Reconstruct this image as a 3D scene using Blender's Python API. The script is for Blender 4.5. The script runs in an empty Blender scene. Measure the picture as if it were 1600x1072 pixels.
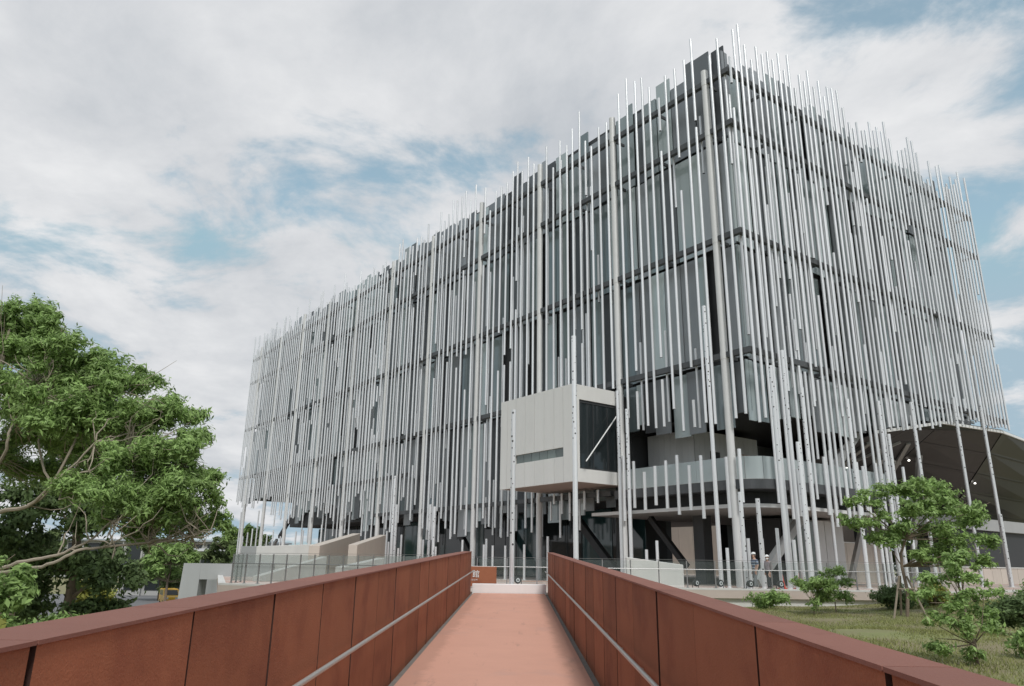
import bpy, bmesh, math, random
import numpy as np
from mathutils import Vector, Matrix, noise as mnoise
R = math.radians
sc = bpy.context.scene
COL = sc.collection

# ------------------------------------------------------------------ camera
cam = bpy.data.cameras.new('camera'); camo = bpy.data.objects.new('camera', cam); COL.objects.link(camo)
cam.sensor_fit = 'HORIZONTAL'; cam.sensor_width = 36.0; cam.lens = 1156.58 / 1600 * 36.0
cam.clip_start = 0.05; cam.clip_end = 9000
camo.matrix_world = (Matrix.Translation((0, 0, 0.9)) @ Matrix.Rotation(R(90 + 16.634), 4, 'X') @ Matrix.Rotation(R(0.8087), 4, 'Z'))
sc.camera = camo

# ------------------------------------------------------------------ world: thin blue sky behind broken cloud
SUN_AZ, SUN_EL = 166.0, 50.0        # compass-like azimuth measured from +Y towards +X
w = bpy.data.worlds.new('World'); sc.world = w; w.use_nodes = True
nt = w.node_tree; nt.nodes.clear()
def N(t, tree=nt, **kw):
    n = tree.nodes.new(t)
    for k, v in kw.items(): setattr(n, k, v)
    return n
def math_node(tree, op, a, b=None, c=None, clamp=False):
    n = tree.nodes.new('ShaderNodeMath'); n.operation = op; n.use_clamp = clamp
    for i, v in enumerate((a, b, c)):
        if v is None: continue
        if isinstance(v, (int, float)): n.inputs[i].default_value = v
        else: tree.links.new(v, n.inputs[i])
    return n.outputs[0]
def ramp(tree, fac, stops, interp='LINEAR'):
    n = tree.nodes.new('ShaderNodeValToRGB'); n.color_ramp.interpolation = interp
    e = n.color_ramp.elements
    while len(e) < len(stops): e.new(0.5)
    for i, (p, c) in enumerate(stops):
        e[i].position = p; e[i].color = (*c, 1) if len(c) == 3 else c
    if fac is not None: tree.links.new(fac, n.inputs[0])
    return n.outputs[0]
sky = N('ShaderNodeTexSky', sky_type='NISHITA', sun_disc=False)
sky.sun_elevation = R(SUN_EL); sky.sun_rotation = R(SUN_AZ); sky.air_density = 1.0; sky.dust_density = 1.6; sky.ozone_density = 1.0
tc = N('ShaderNodeTexCoord'); sep = N('ShaderNodeSeparateXYZ'); nt.links.new(tc.outputs['Generated'], sep.inputs[0])
zz = math_node(nt, 'ADD', math_node(nt, 'ABSOLUTE', sep.outputs[2]), 0.22)
u = math_node(nt, 'DIVIDE', sep.outputs[0], zz); v = math_node(nt, 'DIVIDE', sep.outputs[1], zz)
cmb = N('ShaderNodeCombineXYZ'); nt.links.new(u, cmb.inputs[0]); nt.links.new(v, cmb.inputs[1])
def wnoise(off, scale, detail, rough, dist=0.0):
    mp = N('ShaderNodeMapping'); mp.inputs['Location'].default_value = off; nt.links.new(cmb.outputs[0], mp.inputs[0])
    n = N('ShaderNodeTexNoise'); n.inputs['Scale'].default_value = scale; n.inputs['Detail'].default_value = detail
    n.inputs['Roughness'].default_value = rough; n.inputs['Distortion'].default_value = dist
    nt.links.new(mp.outputs[0], n.inputs['Vector']); return n.outputs['Fac']
CL = (0.6, 4.4, 0.4)
big = wnoise(CL, 0.95, 2, 0.5); fine = wnoise((11.3, 5.1, 0.9), 3.0, 10, 0.60, 0.25)
cover = math_node(nt, 'ADD', math_node(nt, 'MULTIPLY', big, 0.62), math_node(nt, 'MULTIPLY', fine, 0.68))
mask = ramp(nt, cover, [(0.55, (0, 0, 0)), (0.665, (1, 1, 1))], 'EASE')
tone = math_node(nt, 'ADD', math_node(nt, 'MULTIPLY', wnoise((1.2, 5.5, 0), 2.0, 8, 0.60, 0.3), 0.62), math_node(nt, 'MULTIPLY', fine, 0.38))
ccol = ramp(nt, tone, [(0.36, (0.33, 0.35, 0.375)), (0.48, (0.415, 0.427, 0.444)), (0.62, (0.515, 0.52, 0.528))])
skyb = N('ShaderNodeMix', data_type='RGBA', blend_type='MULTIPLY'); skyb.inputs[0].default_value = 1.0
nt.links.new(sky.outputs[0], skyb.inputs[6]); skyb.inputs[7].default_value = (0.105, 0.125, 0.10, 1)
# thin high veil over the blue
dk_ = N('ShaderNodeMix', data_type='RGBA', blend_type='DARKEN'); dk_.inputs[0].default_value = 1.0
nt.links.new(skyb.outputs[2], dk_.inputs[6]); dk_.inputs[7].default_value = (0.195, 0.285, 0.35, 1)
veil = N('ShaderNodeMix', data_type='RGBA'); veil.inputs[0].default_value = 0.30
nt.links.new(dk_.outputs[2], veil.inputs[6]); veil.inputs[7].default_value = (0.36, 0.42, 0.46, 1)
mx = N('ShaderNodeMix', data_type='RGBA'); nt.links.new(mask, mx.inputs[0]); nt.links.new(veil.outputs[2], mx.inputs[6]); nt.links.new(ccol, mx.inputs[7])
bg = N('ShaderNodeBackground'); bg.inputs[1].default_value = 1.0; nt.links.new(mx.outputs[2], bg.inputs[0])
wo = N('ShaderNodeOutputWorld'); nt.links.new(bg.outputs[0], wo.inputs[0])

# ------------------------------------------------------------------ sun (soft, through cloud)
sl = bpy.data.lights.new('sun', 'SUN'); sl.energy = 1.5; sl.angle = R(12); sl.color = (1.0, 0.975, 0.94)
so = bpy.data.objects.new('sun', sl); COL.objects.link(so)
sd = Vector((math.sin(R(SUN_AZ)) * math.cos(R(SUN_EL)), math.cos(R(SUN_AZ)) * math.cos(R(SUN_EL)), math.sin(R(SUN_EL))))
so.rotation_euler = sd.to_track_quat('Z', 'Y').to_euler()

sc.view_settings.view_transform = 'Standard'; sc.view_settings.look = 'None'
sc.view_settings.exposure = 0.68; sc.view_settings.gamma = 1.0; sc.view_settings.use_curve_mapping = False
sc.cycles.max_bounces = 6; sc.cycles.transparent_max_bounces = 12; sc.cycles.use_denoising = True
sc.cycles.sample_clamp_indirect = 6.0

# ------------------------------------------------------------------ materials
MATS = {}
def M(name, col, rough=0.6, metal=0.0, var=0.0, vscale=1.5, bump=0.0, bscale=40.0, rnd=0.0, streak=0.0, spec=0.5, tint=None, alpha=1.0, stops=None, emit=None, blotch=None, grain=0.0, edge=False):
    """procedural principled material: world-position noise, vertical streaks, per-piece variation"""
    m = bpy.data.materials.new(name); m.use_nodes = True; t = m.node_tree; b = t.nodes['Principled BSDF']; L = t.links.new
    b.inputs['Roughness'].default_value = rough; b.inputs['Metallic'].default_value = metal
    b.inputs['Specular IOR Level'].default_value = spec
    geo = t.nodes.new('ShaderNodeNewGeometry'); oi = t.nodes.new('ShaderNodeObjectInfo')
    r = math_node(t, 'FRACT', math_node(t, 'ADD', geo.outputs['Random Per Island'], math_node(t, 'MULTIPLY', oi.outputs['Random'], 7.31)))
    if stops: base = ramp(t, r, stops, 'CONSTANT')
    else:
        c = t.nodes.new('ShaderNodeRGB'); c.outputs[0].default_value = (*col, 1); base = c.outputs[0]
    def noise(scale, detail, rg, sx=1, sy=1, sz=1):
        mp = t.nodes.new('ShaderNodeMapping'); mp.inputs['Scale'].default_value = (sx, sy, sz); L(geo.outputs['Position'], mp.inputs[0])
        n = t.nodes.new('ShaderNodeTexNoise'); n.inputs['Scale'].default_value = scale; n.inputs['Detail'].default_value = detail; n.inputs['Roughness'].default_value = rg
        L(mp.outputs[0], n.inputs['Vector']); return n.outputs['Fac']
    fac = None
    def mulf(f, x): return x if f is None else math_node(t, 'MULTIPLY', f, x)
    if var: fac = mulf(fac, math_node(t, 'MULTIPLY_ADD', math_node(t, 'SUBTRACT', noise(vscale, 7, 0.62), 0.5), var * 3.2, 1.0))
    if streak: fac = mulf(fac, math_node(t, 'MULTIPLY_ADD', math_node(t, 'SUBTRACT', noise(3.0, 5, 0.6, 1, 1, 0.09), 0.5), streak * 3.0, 1.0))
    if rnd: fac = mulf(fac, math_node(t, 'MULTIPLY_ADD', math_node(t, 'SUBTRACT', r, 0.5), rnd * 2, 1.0))
    if blotch:
        bm_ = ramp(t, noise(blotch[1], 6, 0.65), [(blotch[2], (0, 0, 0)), (blotch[2] + 0.14, (1, 1, 1))])
        mb_ = t.nodes.new('ShaderNodeMix'); mb_.data_type = 'RGBA'; L(bm_, mb_.inputs[0]); L(base, mb_.inputs[6]); mb_.inputs[7].default_value = (*blotch[0], 1); base = mb_.outputs[2]
    if grain: fac = mulf(fac, math_node(t, 'MULTIPLY_ADD', math_node(t, 'SUBTRACT', noise(150, 3, 0.7), 0.5), grain * 3, 1.0))
    if edge:      # dirt and moss swept to both sides of the bridge deck, plus tyre scuffs along it
        sp_ = t.nodes.new('ShaderNodeSeparateXYZ'); L(geo.outputs['Position'], sp_.inputs[0])
        off = math_node(t, 'ABSOLUTE', math_node(t, 'ADD', math_node(t, 'SUBTRACT', sp_.outputs[0], math_node(t, 'MULTIPLY', sp_.outputs[1], 0.0103)), 0.24))
        e_ = ramp(t, math_node(t, 'ADD', off, math_node(t, 'MULTIPLY', math_node(t, 'SUBTRACT', noise(2.2, 6, 0.7), 0.5), 0.55)), [(0.86, (0, 0, 0)), (1.0, (1, 1, 1))])
        mix_ = t.nodes.new('ShaderNodeMix'); mix_.data_type = 'RGBA'; L(math_node(t, 'MULTIPLY', e_, 0.38), mix_.inputs[0]); L(base, mix_.inputs[6]); mix_.inputs[7].default_value = (0.30, 0.175, 0.13, 1); base = mix_.outputs[2]
        s_ = ramp(t, noise(1.4, 7, 0.72, 3.0, 0.5, 1), [(0.60, (0, 0, 0)), (0.72, (1, 1, 1))])
        mx2 = t.nodes.new('ShaderNodeMix'); mx2.data_type = 'RGBA'; L(math_node(t, 'MULTIPLY', s_, 0.45), mx2.inputs[0]); L(base, mx2.inputs[6]); mx2.inputs[7].default_value = (0.22, 0.16, 0.14, 1); base = mx2.outputs[2]
    if fac is not None:
        vm = t.nodes.new('ShaderNodeVectorMath'); vm.operation = 'SCALE'; L(base, vm.inputs[0]); L(fac, vm.inputs['Scale']); base = vm.outputs[0]
    L(base, b.inputs['Base Color'])
    if bump:
        bn = t.nodes.new('ShaderNodeBump'); bn.inputs['Strength'].default_value = bump; bn.inputs['Distance'].default_value = 0.02
        L(noise(bscale, 6, 0.6), bn.inputs['Height']); L(bn.outputs[0], b.inputs['Normal'])
    if emit: b.inputs['Emission Color'].default_value = (*emit[:3], 1); b.inputs['Emission Strength'].default_value = emit[3]
    if alpha < 1:
        o = t.nodes['Material Output']; tr = t.nodes.new('ShaderNodeBsdfTransparent'); ms = t.nodes.new('ShaderNodeMixShader')
        if tint: tr.inputs[0].default_value = (*tint, 1)
        ms.inputs[0].default_value = alpha; L(tr.outputs[0], ms.inputs[1]); L(b.outputs[0], ms.inputs[2]); L(ms.outputs[0], o.inputs[0])
    MATS[name] = m; return m
M('pole', (0.775, 0.785, 0.80), 0.36, 0.5, rnd=0.10, streak=0.05, var=0.03, vscale=6)
M('pole_dark', (0.03, 0.03, 0.032), 0.7)
M('column', (0.64, 0.642, 0.638), 0.5, 0.1, var=0.06, streak=0.06)
M('beam', (0.085, 0.089, 0.094), 0.5, 0.3, var=0.08, vscale=3)
M('wall_panel', (0.1, 0.1, 0.1), 0.38, 0.35, rnd=0.12, streak=0.05, stops=[(0, (0.155, 0.168, 0.178)), (0.26, (0.27, 0.285, 0.298)), (0.46, (0.07, 0.076, 0.082)), (0.68, (0.34, 0.36, 0.375)), (0.86, (0.20, 0.215, 0.228))])
M('glass_panel', (0.1, 0.1, 0.1), 0.10, 0.0, rnd=0.15, spec=0.9, streak=0.03, stops=[(0, (0.27, 0.325, 0.335)), (0.34, (0.175, 0.215, 0.226)), (0.6, (0.36, 0.42, 0.43)), (0.84, (0.46, 0.525, 0.535))])
M('core', (0.035, 0.037, 0.04), 0.6, var=0.06)
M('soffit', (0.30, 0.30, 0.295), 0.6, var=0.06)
M('downlight', (0.8, 0.8, 0.8), 0.5, emit=(1, 0.95, 0.88, 4.0))
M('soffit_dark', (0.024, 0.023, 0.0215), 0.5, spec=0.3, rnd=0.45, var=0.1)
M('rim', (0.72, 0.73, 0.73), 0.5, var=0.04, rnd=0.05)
M('siding', (0.60, 0.61, 0.615), 0.5, 0.1, rnd=0.06, streak=0.04)
M('box_panel', (0.68, 0.675, 0.655), 0.55, 0.05, rnd=0.025, streak=0.035, var=0.025)
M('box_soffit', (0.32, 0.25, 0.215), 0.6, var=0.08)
M('dark_glass', (0.02, 0.026, 0.028), 0.05, spec=0.5)
M('teal_glass', (0.03, 0.07, 0.075), 0.06, spec=0.8, rnd=0.2)
M('strip_glass', (0.13, 0.16, 0.15), 0.12, spec=0.8, rnd=0.35)
M('clear_glass', (0.30, 0.34, 0.33), 0.06, spec=0.5, alpha=0.08, tint=(0.965, 0.98, 0.975))
M('tinted_glass', (0.34, 0.37, 0.36), 0.1, spec=0.5, alpha=0.26, tint=(0.93, 0.95, 0.94))
M('frost_glass', (0.50, 0.56, 0.57), 0.2, spec=0.6, alpha=0.75, tint=(0.8, 0.88, 0.88))
M('steel', (0.30, 0.30, 0.30), 0.4, 0.7, var=0.05)
M('stainless', (0.50, 0.49, 0.465), 0.42, 0.55, var=0.06)
M('white_paint', (0.78, 0.78, 0.77), 0.45, var=0.03, streak=0.03)
M('corten', (0.285, 0.105, 0.055), 0.74, var=0.08, vscale=3.5, streak=0.05, rnd=0.15, bump=0.35, bscale=90, spec=0.25, blotch=((0.225, 0.076, 0.042), 1.3, 0.5), grain=0.14)
M('corten_joint_shade', (0.05, 0.022, 0.016), 0.85, var=0.1)  # rust darkened to paint in the shade inside the panel joints
M('corten_cap', (0.225, 0.098, 0.074), 0.7, var=0.09, vscale=2.5, rnd=0.06, bump=0.2, bscale=90, spec=0.3, grain=0.10, blotch=((0.17, 0.066, 0.048), 2.3, 0.58))
M('deck', (0.60, 0.33, 0.25), 0.88, var=0.06, vscale=1.1, bump=0.3, bscale=140, spec=0.2, grain=0.10, blotch=((0.55, 0.32, 0.255), 0.9, 0.56), edge=True)
M('gutter', (0.17, 0.155, 0.14), 0.9, var=0.2, vscale=4, bump=0.4, bscale=60)
M('concrete', (0.44, 0.435, 0.41), 0.85, var=0.08, vscale=1.2, streak=0.06, bump=0.15)
M('concrete_light', (0.58, 0.575, 0.55), 0.8, var=0.06, vscale=1.5, streak=0.05, bump=0.12)
M('concrete_grey', (0.36, 0.37, 0.37), 0.8, var=0.05, vscale=1.0, streak=0.05)
M('beige', (0.50, 0.445, 0.39), 0.85, var=0.06, vscale=1.2, streak=0.05, rnd=0.05)
M('paving', (0.47, 0.40, 0.355), 0.85, var=0.07, vscale=1.3, bump=0.15, blotch=((0.46, 0.27, 0.21), 0.18, 0.5))
M('dirt', (0.215, 0.185, 0.105), 0.95, var=0.18, vscale=0.7, bump=0.5, bscale=14, blotch=((0.19, 0.205, 0.08), 0.42, 0.44))
M('asphalt', (0.16, 0.16, 0.165), 0.9, var=0.08, vscale=0.8)
M('leaf', (0.275, 0.40, 0.135), 0.5, rnd=0.40, var=0.12, vscale=0.9, spec=0.3)
M('leaf_deep', (0.13, 0.19, 0.075), 0.6, rnd=0.4, var=0.12, vscale=0.9, spec=0.3)
M('leaf_yellow', (0.30, 0.31, 0.075), 0.6, rnd=0.35, var=0.12, spec=0.3)
M('leaf_far', (0.18, 0.235, 0.10), 0.7, rnd=0.35, var=0.1, vscale=0.4, spec=0.2)
M('grass', (0.27, 0.285, 0.11), 0.8, rnd=0.45, var=0.15, vscale=0.5, spec=0.2)
M('bark', (0.20, 0.155, 0.115), 0.9, var=0.15, vscale=3, bump=0.6, bscale=30)
M('bark_pale', (0.33, 0.28, 0.22), 0.9, var=0.15, vscale=3, bump=0.5, bscale=30)
M('stake', (0.24, 0.20, 0.15), 0.9, var=0.12, vscale=5)
M('black_metal', (0.02, 0.02, 0.021), 0.5, 0.2)
M('lens', (0.62, 0.64, 0.65), 0.15, spec=0.8)
M('cone_red', (0.62, 0.07, 0.035), 0.5, var=0.05)
M('yellow_paint', (0.75, 0.42, 0.03), 0.3, spec=0.6)
M('car_white', (0.75, 0.76, 0.77), 0.25, spec=0.6)
M('tyre', (0.02, 0.02, 0.02), 0.85)
M('far_wall', (0.40, 0.40, 0.39), 0.8, var=0.05)
M('far_roof', (0.30, 0.33, 0.36), 0.6, var=0.05)
M('far_roof_white', (0.62, 0.63, 0.65), 0.6, var=0.05)
M('skin', (0.45, 0.27, 0.20), 0.6); M('skin_dark', (0.05, 0.035, 0.03), 0.7)
M('cap_white', (0.75, 0.75, 0.74), 0.8); M('trouser_grey', (0.17, 0.18, 0.185), 0.9, var=0.06); M('trouser_black', (0.025, 0.025, 0.028), 0.9)
M('jacket', (0.30, 0.25, 0.265), 0.9, var=0.2, vscale=22); M('shoe', (0.08, 0.075, 0.07), 0.7); M('shoe_pale', (0.45, 0.43, 0.40), 0.7); M('hair', (0.03, 0.025, 0.022), 0.6)
M('sash_red', (0.35, 0.05, 0.035), 0.5)
# the striped shirt is striped cloth: bands along the body's height
m = M('shirt_striped', (0.05, 0.07, 0.12), 0.9); t = m.node_tree
g = t.nodes.new('ShaderNodeNewGeometry'); sp = t.nodes.new('ShaderNodeSeparateXYZ'); t.links.new(g.outputs['Position'], sp.inputs[0])
fr = math_node(t, 'FRACT', math_node(t, 'MULTIPLY', sp.outputs[2], 8.5))
cr = ramp(t, fr, [(0, (0.045, 0.06, 0.10)), (0.5, (0.42, 0.46, 0.50)), (0.75, (0.10, 0.16, 0.26))], 'CONSTANT')
t.links.new(cr, t.nodes['Principled BSDF'].inputs['Base Color'])
# leaves let some light through
for nm in ('leaf', 'leaf_deep', 'leaf_yellow', 'leaf_far', 'grass'):
    t = MATS[nm].node_tree; b = t.nodes['Principled BSDF']; o = t.nodes['Material Output']
    tl = t.nodes.new('ShaderNodeBsdfTranslucent'); ms = t.nodes.new('ShaderNodeMixShader'); ms.inputs[0].default_value = 0.38
    src = b.inputs['Base Color'].links[0].from_socket
    t.links.new(src, tl.inputs[0]); t.links.new(b.outputs[0], ms.inputs[1]); t.links.new(tl.outputs[0], ms.inputs[2]); t.links.new(ms.outputs[0], o.inputs[0])

# ------------------------------------------------------------------ builders
class MB:
    def __init__(s): s.v = []; s.f = []; s.mi = []
    def add(s, vs, fs, mi=0):
        o = len(s.v); s.v += [tuple(p) for p in vs]; s.f += [tuple(i + o for i in f) for f in fs]; s.mi += [mi] * len(fs); return s
    def box(s, a, b, mi=0):
        x0, y0, z0 = a; x1, y1, z1 = b
        return s.add([(x0, y0, z0), (x1, y0, z0), (x1, y1, z0), (x0, y1, z0), (x0, y0, z1), (x1, y0, z1), (x1, y1, z1), (x0, y1, z1)],
              [(3, 2, 1, 0), (4, 5, 6, 7), (0, 1, 5, 4), (1, 2, 6, 5), (2, 3, 7, 6), (3, 0, 4, 7)], mi)
    def bar(s, p, q, wd, ht, mi=0, up=(0, 0, 1)):
        p = Vector(p); q = Vector(q); d = (q - p).normalized(); sx = d.cross(Vector(up)).normalized() * wd / 2; sz = sx.cross(d).normalized() * ht / 2
        vs = [p - sx - sz, p + sx - sz, p + sx + sz, p - sx + sz, q - sx - sz, q + sx - sz, q + sx + sz, q - sx + sz]
        return s.add(vs, [(0, 1, 2, 3), (7, 6, 5, 4), (0, 4, 5, 1), (1, 5, 6, 2), (2, 6, 7, 3), (3, 7, 4, 0)], mi)
    def tube(s, pts, rad, n=8, mi=0, caps=True):
        pts = [Vector(p) for p in pts]; rad = rad if isinstance(rad, (list, tuple)) else [rad] * len(pts)
        vs = []; fs = []; up = None
        for i, p in enumerate(pts):
            d = (pts[min(i + 1, len(pts) - 1)] - pts[max(i - 1, 0)]).normalized()
            if up is None: up = Vector((0, 0, 1)) if abs(d.z) < 0.9 else Vector((1, 0, 0))
            a = d.cross(up).normalized(); b = a.cross(d).normalized(); up = b
            vs += [p + (a * math.cos(2 * math.pi * k / n) + b * math.sin(2 * math.pi * k / n)) * rad[i] for k in range(n)]
        for i in range(len(pts) - 1):
            for k in range(n):
                k2 = (k + 1) % n; fs.append((i * n + k, i * n + k2, (i + 1) * n + k2, (i + 1) * n + k))
        if caps: fs.append(tuple(reversed(range(n)))); fs.append(tuple((len(pts) - 1) * n + k for k in range(n)))
        return s.add(vs, fs, mi)
    def prism(s, poly, z0, z1, mi=0, mi_bot=None):
        n = len(poly); vs = [(x, y, z0) for x, y in poly] + [(x, y, z1) for x, y in poly]
        s.add(vs, [tuple(range(n, 2 * n))] + [(i, (i + 1) % n, n + (i + 1) % n, n + i) for i in range(n)], mi)
        s.f.append(tuple(len(s.v) - 2 * n + i for i in reversed(range(n)))); s.mi.append(mi if mi_bot is None else mi_bot); return s
    def lathe(s, prof, n=16, mi=0, c=(0, 0, 0)):
        vs = []; fs = []
        for r, z in prof: vs += [(c[0] + r * math.cos(2 * math.pi * k / n), c[1] + r * math.sin(2 * math.pi * k / n), c[2] + z) for k in range(n)]
        for i in range(len(prof) - 1):
            for k in range(n): fs.append((i * n + k, i * n + (k + 1) % n, (i + 1) * n + (k + 1) % n, (i + 1) * n + k))
        fs.append(tuple(reversed(range(n)))); fs.append(tuple((len(prof) - 1) * n + k for k in range(n)))
        return s.add(vs, fs, mi)
    def mesh(s, name, mats, smooth=False):
        me = bpy.data.meshes.new(name); me.from_pydata(s.v, [], s.f)
        for mm in (mats if isinstance(mats, (list, tuple)) else [mats]): me.materials.append(MATS[mm])
        if any(s.mi): me.polygons.foreach_set('material_index', s.mi)
        if smooth: me.polygons.foreach_set('use_smooth', [len(f) <= 4 for f in s.f])
        me.update()
        if smooth: me.set_sharp_from_angle(angle=R(42))
        return me
def link(name, me, parent=None, loc=(0, 0, 0), rot=(0, 0, 0), scale=(1, 1, 1)):
    o = bpy.data.objects.new(name, me); COL.objects.link(o); o.location = loc; o.rotation_euler = rot; o.scale = scale
    if parent is not None: o.parent = parent
    return o
def obj(name, mb, mats, parent=None, smooth=False, **k): return link(name, mb.mesh(name, mats, smooth), parent, **k)
def tag(o, label=None, cat=None, group=None, kind=None):
    if label: o['label'] = label
    if cat: o['category'] = cat
    if group: o['group'] = group
    if kind: o['kind'] = kind
    return o
def thing(name, label, cat, loc=(0, 0, 0), rz=0, group=None):
    return tag(link(name, None, None, loc, (0, 0, rz)), label, cat, group)
def bevel(o, wd=0.01, seg=2):
    b = o.modifiers.new('Bevel', 'BEVEL'); b.width = wd; b.segments = seg; b.limit_method = 'ANGLE'; return o
def lerp(a, b, t): return a + (b - a) * t
def sstep(a, b, x):
    t = min(1, max(0, (x - a) / (b - a))); return t * t * (3 - 2 * t)
ORD = 'first second third fourth fifth sixth seventh eighth ninth tenth eleventh twelfth thirteenth fourteenth fifteenth sixteenth seventeenth eighteenth nineteenth twentieth'.split()
ORD += ['twenty-' + k for k in ORD[:9]] + ['thirtieth'] + ['thirty-' + k for k in ORD[:9]] + ['fortieth']

# ================================================================== SETTING
def gz(x, y):
    left = lerp(-4.9, -3.4, sstep(-9, -2, x)); mid = lerp(left, -2.7, sstep(-2.5, 2.0, x))
    right = lerp(mid, -0.62, sstep(2.2, 7.5, x)); right = lerp(right, -0.24, sstep(13, 20, x + (y - 20) * 0.1))
    return right
xs = np.concatenate([[-4000, -1500, -700, -350, -200, -140, -100, -80], np.arange(-64, 50, 1.0), [55, 65, 80, 110, 160, 250, 500, 1200, 4000]])
ys = np.concatenate([[-2500, -900, -300, -120, -60, -30, -15], np.arange(-8, 44, 1.0), [48, 55, 65, 80, 100, 120, 150, 200, 300, 500, 900, 2000, 5000]])
vs = []; fs = []
for j, y in enumerate(ys):
    for i, x in enumerate(xs):
        n_ = mnoise.noise(Vector((x * 0.16, y * 0.16, 3.1))) * 0.16 + mnoise.noise(Vector((x * 0.5, y * 0.5, 1.1))) * 0.05 if abs(x) < 70 and abs(y) < 60 else 0
        vs.append((x, y, gz(x, y) + n_))
nx = len(xs)
for j in range(len(ys) - 1):
    for i in range(nx - 1): fs.append((j * nx + i, j * nx + i + 1, (j + 1) * nx + i + 1, (j + 1) * nx + i))
o = obj('ground', MB().add(vs, fs), 'dirt', smooth=True); tag(o, 'grassy ground sloping down beside the bridge', kind='structure')
# short grass on the bank right of the bridge
rng = np.random.default_rng(5)
n = 150000
gx = rng.uniform(5.0, 24, n); gy = rng.uniform(8, 31.8, n)
dens = np.array([mnoise.noise(Vector((a * 0.45, b * 0.45, 7.7))) for a, b in zip(gx, gy)])
keep = (dens > -0.22 + rng.uniform(-0.2, 0.2, n)); gx, gy, dens = gx[keep], gy[keep], dens[keep]; n = len(gx)
gzv = np.array([gz(a, b) + mnoise.noise(Vector((a * 0.16, b * 0.16, 3.1))) * 0.16 + mnoise.noise(Vector((a * 0.5, b * 0.5, 1.1))) * 0.05 for a, b in zip(gx, gy)])
ang = rng.uniform(0, 6.283, n); hh = rng.uniform(0.025, 0.075, n) * (1 + 0.5 * np.clip(dens, 0, 1)); ww = rng.uniform(0.006, 0.014, n); ln = rng.uniform(-0.07, 0.07, (n, 2))
P0 = np.stack([gx - np.cos(ang) * ww, gy - np.sin(ang) * ww, gzv - 0.02], 1); P1 = np.stack([gx + np.cos(ang) * ww, gy + np.sin(ang) * ww, gzv - 0.02], 1); P2 = np.stack([gx + ln[:, 0], gy + ln[:, 1], gzv + hh], 1)
def tri_mesh(name, V, F, mat):
    me = bpy.data.meshes.new(name); nv = len(V); nf = len(F); k = F.shape[1]
    me.vertices.add(nv); me.vertices.foreach_set('co', V.astype(np.float32).ravel())
    me.loops.add(nf * k); me.loops.foreach_set('vertex_index', F.astype(np.int32).ravel())
    me.polygons.add(nf); me.polygons.foreach_set('loop_start', np.arange(0, nf * k, k, dtype=np.int32)); me.polygons.foreach_set('loop_total', np.full(nf, k, dtype=np.int32))
    me.materials.append(MATS[mat]); me.update(calc_edges=True); return me
V = np.stack([P0, P1, P2], 1).reshape(-1, 3); F = np.arange(3 * n).reshape(-1, 3)
tag(link('grass', tri_mesh('grass', V, F, 'grass')), 'patchy short grass on the bank right of the bridge', 'grass', kind='stuff')

# road on the lower ground at the left
tag(obj('road', MB().prism([(-75, 60), (-20, 72), (-24, 132), (-95, 126)], -5.2, -4.76), 'asphalt'), 'grey asphalt yard on the lower ground beyond the trees', kind='structure')

# terrace in front of the museum
TP = [(-1.78, 25.98), (1.62, 25.98), (2.6, 32.0), (19.2, 32.0), (26, 37.5), (52, 54), (70, 110), (-15, 135), (-40.5, 104), (-36.5, 97), (-11.0, 29.5)]
tag(obj('terrace', MB().prism(TP, -0.32, 0.0), ['paving']), 'paved terrace in front of the museum', kind='structure')
def inset(poly, d):
    c = Vector((sum(p[0] for p in poly) / len(poly), sum(p[1] for p in poly) / len(poly)))
    out = []
    for i, p in enumerate(poly):
        a = Vector(poly[i - 1]); b = Vector(p); c2 = Vector(poly[(i + 1) % len(poly)])
        n1 = Vector((-(b - a).y, (b - a).x)).normalized(); n2 = Vector((-(c2 - b).y, (c2 - b).x)).normalized(); nn = (n1 + n2).normalized()
        out.append(tuple(b + nn * d / max(0.4, nn.dot(n1))))
    return out
tag(obj('terrace_plinth', MB().prism(inset(TP, 0.14), -5.4, -0.323), 'concrete_light'), 'pale concrete plinth wall under the terrace edge', kind='structure')
e = MB()
for a, b in zip(TP, TP[1:] + TP[:1]):
    if (a, b) in ((TP[0], TP[1]),): continue
    d = (Vector(b) - Vector(a)).normalized(); nrm = Vector((-d.y, d.x)) * 0.14
    e.bar((a[0] + nrm.x, a[1] + nrm.y, 0.03), (b[0] + nrm.x, b[1] + nrm.y, 0.03), 0.28, 0.07)
tag(obj('terrace_kerb', e, 'concrete_light'), 'low pale kerb along the terrace edge', kind='structure')

# ------------------------------------------------------------------ the bridge
YAW = 0.0103; SL = 0.0276; YE = 25.6
def bz(y): return -0.02 - SL * (YE - y)
def bp(off, y, h): return (-0.24 + off + YAW * y, y, bz(y) + h)     # off: from bridge axis
dk = MB()
Y0b = -3.0
dk.add([bp(-1.17, Y0b, 0), bp(1.17, Y0b, 0), bp(1.17, YE, 0), bp(-1.17, YE, 0), bp(-1.17, Y0b, -0.35), bp(1.17, Y0b, -0.35), bp(1.17, YE, -0.35), bp(-1.17, YE, -0.35)],
       [(0, 1, 2, 3), (7, 6, 5, 4), (0, 4, 5, 1), (1, 5, 6, 2), (2, 6, 7, 3), (3, 7, 4, 0)])
tag(obj('bridge_deck', dk, 'deck'), 'pinkish concrete deck of the footbridge', kind='structure')
gt = MB()
for s in (-1, 1): gt.bar(bp(s * 1.215, Y0b, -0.06), bp(s * 1.215, YE, -0.06), 0.085, 0.07)
tag(obj('bridge_gutter', gt, 'gutter'), 'grey drainage strip along both edges of the bridge deck', kind='structure')
gd = MB()
gd.bar(bp(0, Y0b, -0.62), bp(0, YE, -0.62), 2.3, 0.5)
tag(obj('bridge_girder', gd, 'concrete_grey'), 'grey girder under the footbridge deck', kind='structure')
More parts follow.
